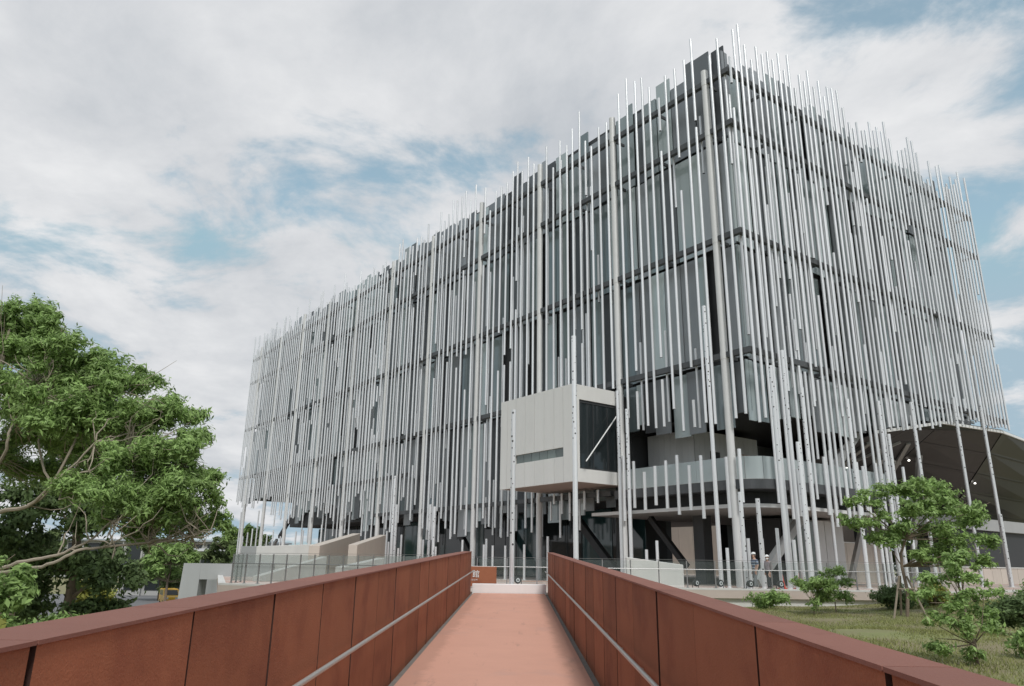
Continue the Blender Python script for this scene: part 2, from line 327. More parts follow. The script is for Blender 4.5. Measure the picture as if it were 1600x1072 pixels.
def ys_tail(j): return (j[:6] + j[7::2])[-1] != j[-1]
def parapet(side, joints, name_label):
    root = thing('bridge_parapet', name_label, 'parapet', bp(side * 1.3, 12, 0))
    root_inv = Vector(root.location)
    def P(off, y, h): return tuple(Vector(bp(off, y, h)) - root_inv)
    th = 0.012
    HW = 1.295; WO = 1.555 if side < 0 else 1.445
    rr = random.Random(7 + side)
    for a, b in zip(joints[:-1], joints[1:]):
        g = 0.015; mbp = MB(); jx = rr.uniform(-0.004, 0.004)
        x0 = side * (1.262 + jx); x1 = side * (1.262 + jx + 0.03)
        y0, y1 = a + g, b - g
        c = [P(x0, y0, -0.12), P(x0, y1, -0.12), P(x0, y1, HW), P(x0, y0, HW), P(x1, y0, -0.12), P(x1, y1, -0.12), P(x1, y1, HW), P(x1, y0, HW)]
        mbp.add(c, [(0, 1, 2, 3), (7, 6, 5, 4), (0, 4, 5, 1), (2, 6, 7, 3), (1, 5, 6, 2), (3, 7, 4, 0)])
        mbp.mi[-2:] = [1, 1]  # end faces take the dark tone, so joint shade is painted on
        obj('panel', mbp, ['corten', 'corten_joint_shade'], root)
    # backing frame, slightly recessed and dark in the joints; outer skin
    bk = MB(); y0, y1 = joints[0], joints[-1]
    for (xa, xb) in ((1.30, WO - 0.04),):
        c = [P(side * xa, y0, -0.6), P(side * xa, y1, -0.6), P(side * xa, y1, HW - 0.004), P(side * xa, y0, HW - 0.004), P(side * xb, y0, -0.6), P(side * xb, y1, -0.6), P(side * xb, y1, HW - 0.004), P(side * xb, y0, HW - 0.004)]
        bk.add(c, [(0, 1, 2, 3), (7, 6, 5, 4), (0, 4, 5, 1), (2, 6, 7, 3), (1, 5, 6, 2), (3, 7, 4, 0)])
    obj('backing_wall', bk, 'black_metal', root)
    ys_ = joints[:6] + joints[7::2] + ([joints[-1]] if ys_tail(joints) else [])
    for a, b in zip(ys_[:-1], ys_[1:]):
        cb = MB(); g = 0.004; z0 = HW + 0.002; z1 = HW + 0.016; xa, xb = side * 1.247, side * WO
        c = [P(xa, a + g, z0), P(xa, b - g, z0), P(xa, b - g, z1), P(xa, a + g, z1), P(xb, a + g, z0), P(xb, b - g, z0), P(xb, b - g, z1), P(xb, a + g, z1)]
        cb.add(c, [(0, 1, 2, 3), (7, 6, 5, 4), (0, 4, 5, 1), (2, 6, 7, 3), (1, 5, 6, 2), (3, 7, 4, 0)])
        obj('cap_plate', cb, 'corten_cap', root)
    # outer face plate
    ob = MB(); c = [P(side * (WO - 0.037), y0, -0.6), P(side * (WO - 0.037), y1, -0.6), P(side * (WO - 0.037), y1, HW), P(side * (WO - 0.037), y0, HW), P(side * (WO - 0.008), y0, -0.6), P(side * (WO - 0.008), y1, -0.6), P(side * (WO - 0.008), y1, HW), P(side * (WO - 0.008), y0, HW)]
    ob.add(c, [(0, 1, 2, 3), (7, 6, 5, 4), (0, 4, 5, 1), (2, 6, 7, 3), (1, 5, 6, 2), (3, 7, 4, 0)]); obj('outer_plate', ob, 'corten', root)
    hr = MB(); hr.tube([P(side * 1.185, y0, 0.70), P(side * 1.185, y1 - 0.05, 0.70)], 0.019, 12)
    h = obj('handrail', hr, 'stainless', root, smooth=True)
    for yb in np.arange(joints[0] + 0.6, joints[-1], 1.2 * 1.0):
        br = MB(); br.bar(P(side * 1.185, yb, 0.68), P(side * 1.262, yb, 0.662), 0.03, 0.008); obj('bracket', br, 'stainless', h)
    return root
JL = [-2.32, -1.12, 0.08, 1.28, 2.48, 3.67] + [3.67 + 1.2 * k for k in range(1, 18)] + [25.55]
JR = [-2.6, -1.4, -0.2, 1.0, 2.2] + [2.2 + 1.17 * k for k in range(1, 20)] + [25.6]
parapet(-1, JL, 'rust brown weathering steel parapet along the left side of the footbridge')
parapet(1, JR, 'rust brown weathering steel parapet along the right side of the footbridge')

# white kerb block at the head of the bridge
k = MB(); k.box((-1.20, 25.64, -0.12), (1.24, 25.95, 0.27)); o = obj('white_kerb', k, 'white_paint'); bevel(o, 0.015)
tag(o, 'low white painted kerb across the end of the footbridge', 'kerb')

# ================================================================== THE MUSEUM (local axes: x along right face, y along left face)
AZ = R(36.484)
mus = thing('museum', 'large grey museum building behind a screen of tall white vertical poles', 'building', (11.711, 35.0, 0), AZ)
def toW(x, y, z=0): return (11.711 + x * math.cos(AZ) - y * math.sin(AZ), 35 + x * math.sin(AZ) + y * math.cos(AZ), z)
BZ = [27.33, 24.06, 17.6, 11.2]
LY, LX = 80.0, 30.2
rr = random.Random(11)
# dark body
c = MB(); c.box((1.42, 1.42, 11.3), (27.6, 79.0, 29.6)); c.box((1.42, 9.6, 8.4), (27.6, 78.0, 11.3)); c.box((1.46, 9.7, 4.6), (27.5, 64.0, 8.4))
c.box((6.0, 14.0, 0.002), (9.0, 63.5, 4.6)); c.box((13.2, 4.2, 8.8), (27.6, 12, 11.3))
obj('core', c, 'core', mus)
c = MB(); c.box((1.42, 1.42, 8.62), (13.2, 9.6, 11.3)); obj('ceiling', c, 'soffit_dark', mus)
# lower dark glass of the ground floor along the left face
q = 12.5
while q < 64:
    wv = rr.choice((1.5, 1.5, 3.0)); g = MB(); g.box((5.4, q + 0.04, 0.06), (5.46, q + wv - 0.04, 4.56)); obj('ground_floor_pane', g, rr.choice(['dark_glass', 'dark_glass', 'teal_glass']), mus)
    q += wv
# ---- wall panels in four tiers
cube = MB().box((-.5, -.5, 0), (.5, .5, 1))
me_pan = cube.mesh('wall_panel', 'wall_panel'); me_gls = cube.mesh('glass_panel', 'glass_panel')
def low_left(y):
    if y < 9.3: return rr.uniform(7.6, 8.9)
    if y > 64: return rr.uniform(7.9, 8.6)
    if y > 44: return rr.uniform(4.7, 6.6)
    return rr.choice((rr.uniform(2.7, 4.2), rr.uniform(3.6, 5.4)))
def low_right(x):
    if x < 11.5: return rr.uniform(7.9, 8.9)
    return lerp(8.8, 10.7, sstep(12, 24, x)) + rr.uniform(0, 0.3)
panels = []
for face, L_ in (('L', 79.2), ('R', 27.9)):
    t_ = 1.0
    while t_ < L_:
        wd = rr.choice((0.55, 0.62, 0.9, 1.2, 1.2)); wd = min(wd, L_ - t_ + 0.01)
        if wd < 0.3: break
        top = rr.choice((rr.uniform(29.0, 29.8), rr.uniform(29.5, 30.6)))
        low = (low_left if face == 'L' else low_right)(t_)
        rows = [(24.16, top), (17.7, 23.98), (11.3, 17.52), (low, 11.12)]
        d0 = rr.choice((0, 0, 0.10, 0.22)); gl0 = rr.random() < 0.5
        for r_, (z0, z1) in enumerate(rows):
            if rr.random() < 0.05 and r_ > 0: continue
            d = d0 if rr.random() < 0.7 else rr.choice((0, 0.1, 0.22)); gl = gl0 if rr.random() < 0.6 else rr.random() < 0.4
            panels.append((face, t_ + wd / 2, wd - rr.choice((0.04, 0.06, 0.10)), z0, z1, 1.02 + d, gl))
        t_ += wd
def pan_size(p): return -(p[4] - p[3]) * p[2] / (30 + p[1]) ** 2 * (1.0 if p[0] == 'L' else 1.05)
panels.sort(key=pan_size)
rest = {True: MB(), False: MB()}
for i, (face, t_, wd, z0, z1, d, gl) in enumerate(panels):
    th = 0.07
    if i < 300:
        loc = (d + th / 2, t_, z0) if face == 'L' else (t_, d + th / 2, z0)
        s_ = (th, wd, z1 - z0) if face == 'L' else (wd, th, z1 - z0)
        link('glass_panel' if gl else 'wall_panel', me_gls if gl else me_pan, mus, loc, (0, 0, 0), s_)
    elif face == 'L': rest[gl].box((d, t_ - wd / 2, z0), (d + th, t_ + wd / 2, z1))
    else: rest[gl].box((t_ - wd / 2, d, z0), (t_ + wd / 2, d + th, z1))
if rest[False].v: obj('small_wall_panels', rest[False], 'wall_panel', mus)['kind'] = 'stuff'
if rest[True].v: obj('small_glass_panels', rest[True], 'glass_panel', mus)['kind'] = 'stuff'
# ---- horizontal beams carrying the poles
brk = MB(); brk.box((0.13, -0.05, -0.09), (1.02, 0.05, 0.09)); me_brk = brk.mesh('bracket', 'beam')
def beam(z, l0=-0.12, l1=79.6, r0=0.1202, r1=30.1):
    b = MB(); b.box((-0.12, l0, z - 0.15), (0.12, l1, z + 0.15))
    b.box((r0, -0.12, z - 0.1485), (r1, 0.12, z + 0.1485))
    o = obj('beam', b, 'beam', mus)
    for yv in np.arange(max(1.5, l0 + 1.5), l1, 3.75): link('bracket', me_brk, o, (0, yv, z - 0.02))
    for xv in np.arange(3.4, r1, 3.75): link('bracket', me_brk, o, (xv, 0, z - 0.02), (0, 0, R(90)))
for z in BZ: beam(z)
b = MB(); b.box((-0.12, 9.9, 4.72), (0.12, 40.0, 5.0)); o = obj('beam', b, 'beam', mus)
for yv in np.arange(11, 40, 3.75): link('bracket', me_brk, o, (0, yv, 4.85))
b = MB(); b.box((-0.12, 34, 7.82), (0.12, 66, 8.1)); o = obj('beam', b, 'beam', mus)
# ---- thick round columns
cyl = MB(); n = 16
cyl.add([(math.cos(2 * math.pi * k / n) * .5, math.sin(2 * math.pi * k / n) * .5, z) for z in (0, 1) for k in range(n)], [(k, (k + 1) % n, n + (k + 1) % n, n + k) for k in range(n)])
cyl.f.append(tuple(range(n, 2 * n))); cyl.mi.append(0); cyl.f.append(tuple(reversed(range(n)))); cyl.mi.append(1)
me_col = cyl.mesh('column', ['column', 'pole_dark'], True)
cyl12 = MB(); n = 12
cyl12.add([(math.cos(2 * math.pi * k / n) * .5, math.sin(2 * math.pi * k / n) * .5, z) for z in (0, 1) for k in range(n)], [(k, (k + 1) % n, n + (k + 1) % n, n + k) for k in range(n)])
cyl12.f.append(tuple(range(n, 2 * n))); cyl12.mi.append(0); cyl12.f.append(tuple(reversed(range(n)))); cyl12.mi.append(1)
me_pole = cyl12.mesh('pole', ['pole', 'pole_dark'], True)
col_y = [1.5 + 7.5 * k for k in range(11)]
for yv in col_y:
    o = link('column', me_col, mus, (-0.02, yv, 0.0), (0, 0, 0), (0.39, 0.39, 28.6 + rr.uniform(-0.5, 0.8)))
    for z in BZ + [4.85]:
        k = MB(); k.lathe([(0.206, z - 0.2), (0.206, z + 0.2)], 16)
        cc = obj('collar', k, 'column', None, True); cc.parent = o; cc.matrix_parent_inverse = Matrix.Diagonal((1 / o.scale.x, 1 / o.scale.y, 1 / o.scale.z, 1)) 
# ---- the screen of poles
segs = []
def low_pole_left(y):
    if y < 9.6: return rr.uniform(7.6, 9.4)
    if y > 66: return rr.uniform(7.0, 8.6)
    if y > 40: return rr.uniform(4.6, 7.4)
    return rr.choice((rr.uniform(2.4, 4.4), rr.uniform(2.8, 6.2)))
def low_pole_right(x):
    if x < 12.2:
        r_ = rr.random()
        if r_ < 0.30: return 0.0
        if r_ < 0.72: return rr.uniform(2.9, 4.3)
        return rr.uniform(7.4, 9.6)
    return lerp(8.75, 10.55, sstep(12, 26, x)) + rr.uniform(-0.12, 0.2)
def run(face, t_, dfront, dback, low, dia):
    top = 30.15 + rr.uniform(-1.5, 0.85) if rr.random() < 0.8 else rr.uniform(27.6, 29)
    r_ = rr.random(); nb = 0 if r_ < 0.46 else (1 if r_ < 0.86 else 2)
    brks = sorted((rr.uniform(10.5, 26.5) for _ in range(nb)), reverse=True)
    z = top
    for bz_ in brks:
        if z - bz_ > 0.8: segs.append((face, t_, dfront, bz_, z, dia))
        gap = rr.choice((0.0, rr.uniform(0.4, 1.5), rr.uniform(1.0, 3.6)))
        nz = bz_ - gap
        if rr.random() < 0.75:   # a pole of the rear row carries on
            segs.append((face, t_ + rr.uniform(-.02, .05), dback, max(low, nz - rr.uniform(1, 5)), min(top, bz_ + rr.uniform(0.3, 2.5)), dia * 0.92))
        z = nz
    if z - low > 0.6: segs.append((face, t_, dfront, low, z, dia))
t_ = 0.35
while t_ < 79.6:
    if min(abs(t_ - q) for q in col_y) > 0.32:
        run('L', t_, -0.206, 0.21, low_pole_left(t_), 0.15)
        if t_ < 62 and rr.random() < 0.5: segs.append(('L', t_ + 0.35, 0.21, rr.choice((rr.uniform(4, 10), rr.uniform(9, 19))) if t_ > 9.6 else rr.uniform(9, 19), rr.uniform(20, 30.2), 0.135))
    t_ += rr.choice((0.58, 0.66, 0.74))
t_ = 0.05
while t_ < 30.1:
    run('R', t_, -0.206, 0.21, low_pole_right(t_), 0.15)
    if rr.random() < 0.68:
        a = rr.uniform(9.4, 17) if rr.random() < 0.6 else low_pole_right(t_); segs.append(('R', t_ + 0.27, 0.20, max(a, low_pole_right(t_) if t_ > 12 else a), rr.uniform(20, 30.3), 0.15))
    t_ += rr.choice((0.50, 0.56, 0.62))
# lower tier hung on the balcony beam
for yv in np.arange(0.9, 9.0, 0.78): segs.append(('L', yv, -0.205, rr.uniform(3.1, 4.0), rr.uniform(5.7, 7.1), 0.18))
for xv in np.arange(0.9, 12.6, 0.62):
    if rr.random() < 0.75: segs.append(('R', xv, -0.205, rr.uniform(2.9, 3.9), rr.uniform(4.9, 7.0), 0.18))
for yv in np.arange(10.2, 60, 0.9):
    if rr.random() < 0.55: segs.append(('L', yv, 0.21, rr.uniform(2.4, 3.6), rr.uniform(5.1, 8.5), 0.14))
def inbox(s): return s[0] == 'L' and 9.2 < s[1] < 16.4
out = []
for s in segs:           # poles stop short above the projecting box and start again below it
    if inbox(s) and s[3] < 10.85 and s[4] > 5.1:
        if s[4] > 11.2: out.append(s[:3] + (10.85, s[4], s[5]))
        if s[3] < 4.6: out.append(s[:3] + (s[3], 5.1, s[5]))
    else: out.append(s)
segs = [s for s in out if s[4] - s[3] > 0.4]
segs.sort(key=lambda s: -(s[4] - s[3]) * s[5] / (33 + s[1] * 0.85) ** 2)
far = MB(); n = 8
for i, (face, t_, d, z0, z1, dia) in enumerate(segs):
    x, y = (d, t_) if face == 'L' else (t_, d)
    if i < 300: link('screen_pole', me_pole, mus, (x, y, z0), (0, 0, 0), (dia, dia, z1 - z0))
    else:
        far.add([(x + math.cos(2 * math.pi * k / n) * dia / 2, y + math.sin(2 * math.pi * k / n) * dia / 2, z) for z in (z0, z1) for k in range(n)], [(k, (k + 1) % n, n + (k + 1) % n, n + k) for k in range(n)] + [tuple(range(n, 2 * n))])
        far.add([(x + math.cos(-2 * math.pi * k / n) * dia / 2, y + math.sin(-2 * math.pi * k / n) * dia / 2, z0) for k in range(n)], [tuple(range(n))], 1)
if far.v: obj('far_screen_poles', far, ['pole', 'pole_dark'], mus, True)['kind'] = 'stuff'
# ---- projecting box
bx = obj('projecting_box', MB().box((-3.18, 9.52, 5.42), (1.0, 16.1, 10.55)), 'core', mus)
seam = [9.40, 10.25, 11.05, 11.95, 12.85, 13.75, 14.7, 15.55, 16.24]
for a, b in zip(seam[:-1], seam[1:]):
    a2, b2 = a + 0.012, b - 0.012
    if b <= 10.3 or a >= 14.69: obj('cladding_panel', MB().box((-3.33, a2, 5.26), (-3.2, b2, 10.7)), 'box_panel', bx)
    else:
        obj('cladding_panel', MB().box((-3.33, a2, 7.2), (-3.2, b2, 10.7)), 'box_panel', bx)
        obj('cladding_panel', MB().box((-3.33, a2, 5.26), (-3.2, b2, 6.68)), 'box_panel', bx)
for k in range(6): obj('strip_window_pane', MB().box((-3.24, 10.27 + k * 0.74, 6.69), (-3.215, 10.98 + k * 0.74, 7.19)), 'strip_glass', bx)
obj('side_fascia', MB().box((-3.199, 9.37, 9.86), (0.6, 9.5, 10.7)).box((-3.199, 9.37, 5.26), (0.6, 9.5, 5.98)).box((-3.199, 9.37, 5.98), (-2.88, 9.5, 9.86)), 'box_panel', bx)
for k in range(3): obj('side_window_pane', MB().box((-2.86 + k * 1.1, 9.46, 6.0), (-1.80 + k * 1.1, 9.49, 9.84)), 'dark_glass', bx)
obj('mullion', MB().box((-2.879, 9.43, 9.70), (0.3, 9.5, 9.855)).box((-2.879, 9.43, 5.985), (0.3, 9.5, 6.06)).box((-1.80, 9.44, 6.062), (-1.76, 9.5, 9.69)).box((-0.70, 9.44, 6.062), (-0.66, 9.5, 9.69)), 'core', bx)
obj('side_cheek', MB().box((-3.199, 16.12, 5.26), (0.6, 16.24, 10.7)), 'box_panel', bx)
obj('box_roof', MB().box((-3.19, 9.51, 10.56), (0.8, 16.11, 10.69)), 'box_panel', bx)
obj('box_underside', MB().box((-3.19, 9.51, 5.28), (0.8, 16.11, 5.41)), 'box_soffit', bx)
rd = MB(); rd.tube([(-2.75, 9.0, 6.35), (-0.25, 9.0, 9.25)], 0.035, 10); obj('tie_rod', rd, 'white_paint', bx, True)
# ---- balcony at the corner
def rounded(o_, x1, y1, r_, n=9):
    pts = [(o_, y1)] + [(o_ + r_ - r_ * math.cos(a), o_ + r_ - r_ * math.sin(a)) for a in np.linspace(0, math.pi / 2, n)] + [(x1, o_), (x1, y1)]
    return pts
bal = obj('balcony', MB().prism(rounded(-0.14, 14.2, 9.55, 1.8), 4.5, 4.96), 'beam', mus)
obj('floor_finish', MB().prism(rounded(0.1, 14.0, 9.5, 1.7), 4.962, 5.0), 'beige', bal)
path = [(0.45, 9.3)] + [(0.45, y) for y in (8.0, 6.7, 5.4, 4.1, 2.8)] + [(0.45 + 1.7 - 1.7 * math.cos(a), 0.45 + 1.7 - 1.7 * math.sin(a)) for a in np.linspace(0.0, math.pi / 2, 4)] + [(x, 0.45) for x in (3.5, 4.8, 6.1, 7.4, 8.7, 10.0, 11.3, 12.6, 13.8)]
path = [p for i, p in enumerate(path) if i == 0 or (Vector(p) - Vector(path[i - 1])).length > 0.2]
for a, b in zip(path[:-1], path[1:]):
    d = (Vector(b) - Vector(a)).normalized() * 0.012
    obj('balustrade_pane', MB().bar((a[0] + d.x, a[1] + d.y, 5.58), (b[0] - d.x, b[1] - d.y, 5.58), 0.02, 1.15), 'frost_glass', bal)
obj('recess_band', MB().prism(rounded(1.1, 14, 9.5, 1.3), 3.86, 4.5), 'core', bal)
rimpoly = rounded(0.35, 14.1, 12.0, 1.9)
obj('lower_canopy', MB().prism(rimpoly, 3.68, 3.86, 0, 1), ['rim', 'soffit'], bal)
# inner room on the balcony, vertical siding
rm = obj('inner_room', MB().box((2.76, 6.06, 4.97), (8.6, 9.5, 8.32)), 'core', mus)
for k in range(8): obj('siding_board', MB().box((2.70, 6.0 + k * 0.44, 5.0), (2.75, 6.43 + k * 0.44, 8.34)), 'siding', rm)
for k in range(13):
    x0 = 2.70 + k * 0.45
    if 4.0 < x0 < 4.9: obj('siding_board', MB().box((x0, 6.0, 7.25), (x0 + 0.435, 6.05, 8.34)), 'siding', rm)
    else: obj('siding_board', MB().box((x0, 6.0, 5.0), (x0 + 0.435, 6.05, 8.34)), 'siding', rm)
obj('doorway', MB().box((4.05, 6.02, 5.0), (4.94, 6.055, 7.24)), 'core', rm)
rl = MB(); rl.tube([(3.4, 3.6, 6.75), (13.0, 3.6, 6.75)], 0.03, 6); 
for k in range(72): rl.box((3.4 + k * 0.1335, 3.585, 5.0), (3.42 + k * 0.1335, 3.61, 6.73))
obj('railing', rl, 'box_soffit', mus)
for k in range(12): obj('rear_wall_panel', MB().box((8.7 + k * 1.55, 8.2 + 0.03 * (k % 3), 5.0), (10.2 + k * 1.55, 8.3 + 0.03 * (k % 3), 8.6)), 'wall_panel' if k % 3 else 'core', mus)
# ---- ground-floor columns and braces
for (x, y) in ((4.2, 7.0), (10.5, 7.0), (17, 7.5), (23, 8), (4.2, 13.2), (11, 16), (18, 16), (24, 17)):
    obj('ground_column', MB().box((x - 0.36, y - 0.36, 0.0), (x + 0.36, y + 0.36, 4.6 if x < 14 and y < 12 else 9.0)), 'beam', mus)
obj('brace', MB().bar((2.6, 9.45, 3.6), (2.6, 6.9, 0.9), 0.3, 0.3), 'black_metal', mus)
obj('brace', MB().bar((1.4, 1.6, 0.2), (13.2, 1.6, 9.4), 0.34, 0.4), 'concrete_grey', mus)
obj('brace', MB().bar((3.0, 64.5, 8.2), (3.0, 71.2, 3.7), 0.35, 0.4), 'core', mus)
obj('brace', MB().bar((3.0, 72.0, 3.4), (3.0, 76.2, 0.6), 0.3, 0.3), 'concrete_grey', mus)
obj('brace', MB().bar((2.6, 27.0, 0.4), (2.6, 31.0, 4.4), 0.35, 0.45), 'core', mus)
obj('brace', MB().bar((2.8, 12.2, 0.2), (2.8, 16.6, 4.3), 0.35, 0.45), 'core', mus)
# glazed lobby block behind the right face
for k in range(6): obj('lobby_pane', MB().box((6.2 + k * 0.95, 3.0, 0.05), (7.1 + k * 0.95, 3.06, 3.5)), 'strip_glass' if k < 3 else 'siding', mus)
obj('lobby_wall', MB().box((6.2, 3.3, 0.0), (12.0, 6.0, 3.5)), 'core', mus)
# ---- dark tilted wedge at the right end of the building
A = [(12.6, 0.75, 8.62), (16.5, 0.6, 9.33), (20.5, 0.35, 10.1), (29.9, 0.35, 10.55), (60.0, 7.1, 13.0)]       # upper lip
B = [(13.0, 10.0, 6.2), (17.5, 11.0, 5.6), (26.0, 11.5, 4.8), (39.0, 10.5, 3.4), (64.0, 13.0, 2.6)]         # where the underside comes down
NV = 6
def wp(i, j):
    a = Vector(A[i]); b_ = Vector(B[i]); p = a.lerp(b_, j / NV); return p
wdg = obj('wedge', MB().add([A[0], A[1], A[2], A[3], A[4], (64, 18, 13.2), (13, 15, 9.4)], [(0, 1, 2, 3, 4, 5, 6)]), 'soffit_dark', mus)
for i in range(4):
    for j in range(NV):
        c4 = [wp(i, j), wp(i + 1, j), wp(i + 1, j + 1), wp(i, j + 1)]; ce = sum(c4, Vector()) / 4
        c4 = [ce + (p - ce) * 0.985 for p in c4]; nn = (c4[1] - c4[0]).cross(c4[3] - c4[0]).normalized() * 0.05
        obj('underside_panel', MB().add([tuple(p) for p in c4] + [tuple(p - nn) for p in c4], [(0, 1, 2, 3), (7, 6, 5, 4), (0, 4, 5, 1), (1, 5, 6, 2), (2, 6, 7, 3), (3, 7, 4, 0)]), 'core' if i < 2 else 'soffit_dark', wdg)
bkg = MB()
for i in range(4):
    for j in range(NV): bkg.add([wp(i, j) + Vector((0, 0, 0.16)), wp(i + 1, j) + Vector((0, 0, 0.16)), wp(i + 1, j + 1) + Vector((0, 0, 0.16)), wp(i, j + 1) + Vector((0, 0, 0.16))], [(0, 1, 2, 3)])
obj('backing_sheet', bkg, 'core', wdg)
for (p, q_) in (((14.5, 2.2, 8.4), (18.5, 9.5, 5.9)), ((18.5, 2.2, 8.9), (15.5, 8.5, 6.2)), ((20.0, 2.4, 9.0), (27.0, 9.0, 5.6)), ((13.5, 6.0, 7.0), (27.5, 6.2, 7.4))): obj('truss_bar', MB().bar(p, q_, 0.26, 0.3), 'concrete_grey', wdg)
lip = MB()
for a, b_ in zip(A[:-1], A[1:]): lip.bar((a[0], a[1] - 0.03, a[2]), (b_[0], b_[1] - 0.03, b_[2]), 0.14, 0.18)
obj('lip', lip, 'rim', wdg)
for (p, q_) in (((17.2, 3.0, 8.3), (19.0, 7.0, 0.0)), ((23.5, 3.4, 8.6), (25.3, 6.0, 0.0)), ((19.5, 3.8, 8.2), (22.5, 10.2, 4.9))):
    obj('strut', MB().bar(p, q_, 0.28, 0.32), 'concrete_grey', wdg)
obj('strut', MB().bar((30.5, 9.0, 2.9), (33.6, 4.0, 0.0), 0.55, 0.6), 'black_metal', wdg)
obj('machine_bay', MB().box((19.6, 4.2, 7.9), (22.4, 6.8, 9.4)), 'concrete_grey', wdg)
for k in range(6): obj('louvre', MB().box((19.75, 4.12 - 0.0, 8.0 + k * 0.22), (22.2, 4.19, 8.12 + k * 0.22)), 'siding', wdg)
obj('walkway_band', MB().box((27.0, 6.4, 4.15), (60.0, 6.6, 5.1)), 'concrete_grey', wdg)
obj('stair_mass', MB().box((33.5, 6.7, 0.0), (60.0, 9.4, 4.1)), 'core', wdg)
for k in range(4):
    lt = MB(); p = Vector(A[1 + k % 3]).lerp(Vector(B[1 + k % 3]), 0.25 + 0.08 * k); lt.lathe([(0.07, -0.13), (0.07, -0.06)], 8, c=(p.x + 0.9, p.y, p.z))
    o = obj('downlight', lt, 'downlight' if 'downlight' in MATS else 'lens', wdg)
# rear room of the museum seen between the columns: low beige wall behind the building
for k in range(27): obj('rear_courtyard_panel', MB().box((44.0, 17.0 + k * 2.2, -0.3), (44.2, 19.15 + k * 2.2, 7.4 + 0.25 * (k % 3))), 'beige', mus)

# ================================================================== PROJECTED THINGS ON THE TERRACE
TALL = [(0.1, 26.1, 6.2), (2.82, 32.4, 10.95), (6.02, 41.02, 10.4), (6.32, 39.76, 9.1), (9.76, 35.62, 13.65), (10.5, 34.29, 4.2), (11.48, 34.9, 3.97), (12.28, 33.93, 10.1), (13.4, 35.26, 11.25), (14.23, 35.37, 9.4), (13.41, 34.39, 6.55), (17.52, 37.8, 9.4), (20.01, 39.52, 9.7), (20.95, 40.72, 8.1), (23.39, 42.4, 10.3), (27.93, 45.75, 11.4), (30.35, 46.92, 11.2), (29.71, 45.83, 4.2), (-9.18, 59.88, 7.55), (-9.03, 60.52, 5.35), (-5.78, 55.29, 5.0), (-5.32, 53.82, 4.75)]
SHORT = [(6.96, 38.91, 1.7), (7.52, 38.99, 2.15), (10.02, 35.27, 1.75), (10.93, 35.0, 2.18), (11.68, 35.35, 2.2), (12.15, 34.6, 2.63), (12.55, 33.75, 2.1), (-6.36, 56.74, 2.55), (-5.11, 53.54, 2.0), (-3.19, 52.46, 2.45), (-1.57, 47.91, 2.05), (-1.46, 49.44, 2.45), (-1.02, 48.01, 2.0), (-0.23, 47.78, 2.0), (0.92, 46.22, 2.05), (2.28, 45.23, 2.5), (-10.01, 61.0, 2.8), (-9.93, 62.07, 3.35), (-9.15, 58.17, 2.4), (-8.05, 55.83, 1.9), (-8.26, 58.65, 2.95), (-20.53, 76.08, 3.85), (-21.64, 77.58, 3.8), (-17.8, 72.38, 4.25), (18.55, 38.19, 2.1), (25.54, 43.99, 2.45), (19.57, 39.82, 6.35), (19.95, 40.2, 6.25), (21.73, 41.16, 6.35), (-32.72, 92.56, 6.55), (-32.27, 92.79, 3.7), (-30.19, 88.29, 4.0), (-30.29, 90.11, 4.5), (-28.74, 87.01, 6.4), (-28.17, 87.25, 3.3), (-26.7, 84.41, 3.6), (-26.06, 84.4, 4.15), (-24.23, 81.08, 3.4)]
TALL.sort(key=lambda p: p[0] / p[1]); SHORT.sort(key=lambda p: p[0] / p[1])
for i, (x, y, h) in enumerate(TALL):
    dia = 0.165 if y < 27 else (0.22 if y < 33 else (0.205 if y < 50 else 0.24))
    if abs(x - 0.1) < 0.01: lab = 'slim perforated white pole rising from the white kerb at the bridge end'
    elif abs(x - 2.82) < 0.01: lab = 'tall perforated white pole in front of the projecting grey box corner'
    else: lab = f'tall perforated white pole standing on the terrace, {ORD[i]} of these from the left'
    r = thing('perforated_pole', lab, 'pole', (x, y, 0.0), 0, 'perforated poles standing on the terrace')
    link('shaft', me_pole, r, (0, 0, 0), (0, 0, 0), (dia, dia, h))
    pr = random.Random(i + 40); hm = MB()
    zc = h - 0.12
    while zc > max(0.3, h - 4.6):
        for _ in range(2):
            a = pr.uniform(math.pi * 0.9, math.pi * 2.1); rad = pr.choice((0.02, 0.028, 0.038)); rz = dia / 2 + 0.002
            ctr = Vector((math.cos(a) * rz, math.sin(a) * rz, zc)); tx = Vector((-math.sin(a), math.cos(a), 0))
            hm.add([ctr + tx * rad * math.cos(q) + Vector((0, 0, 1)) * rad * math.sin(q) for q in np.linspace(0, 2 * math.pi, 7)[:-1]], [tuple(range(6))])
            zc -= pr.uniform(0.08, 0.32)
    obj('perforation', hm, 'pole_dark', r)
    k = MB(); k.lathe([(dia / 2 + 0.07, 0.0), (dia / 2 + 0.07, 0.02), (dia / 2 + 0.012, 0.024), (dia / 2 + 0.012, 0.05)], 14); obj('base_plate', k, 'column', r)
for i, (x, y, h) in enumerate(SHORT):
    r = thing('short_post', f'short plain white post without holes on the terrace, {ORD[i]} from the left', 'post', (x, y, 0.0), 0, 'short plain posts on the terrace')
    link('shaft', me_pole, r, (0, 0, 0), (0, 0, 0), (0.155, 0.155, h))
    k = MB(); k.lathe([(0.13, 0.0), (0.13, 0.016), (0.085, 0.02), (0.085, 0.04)], 12); obj('base_plate', k, 'column', r)

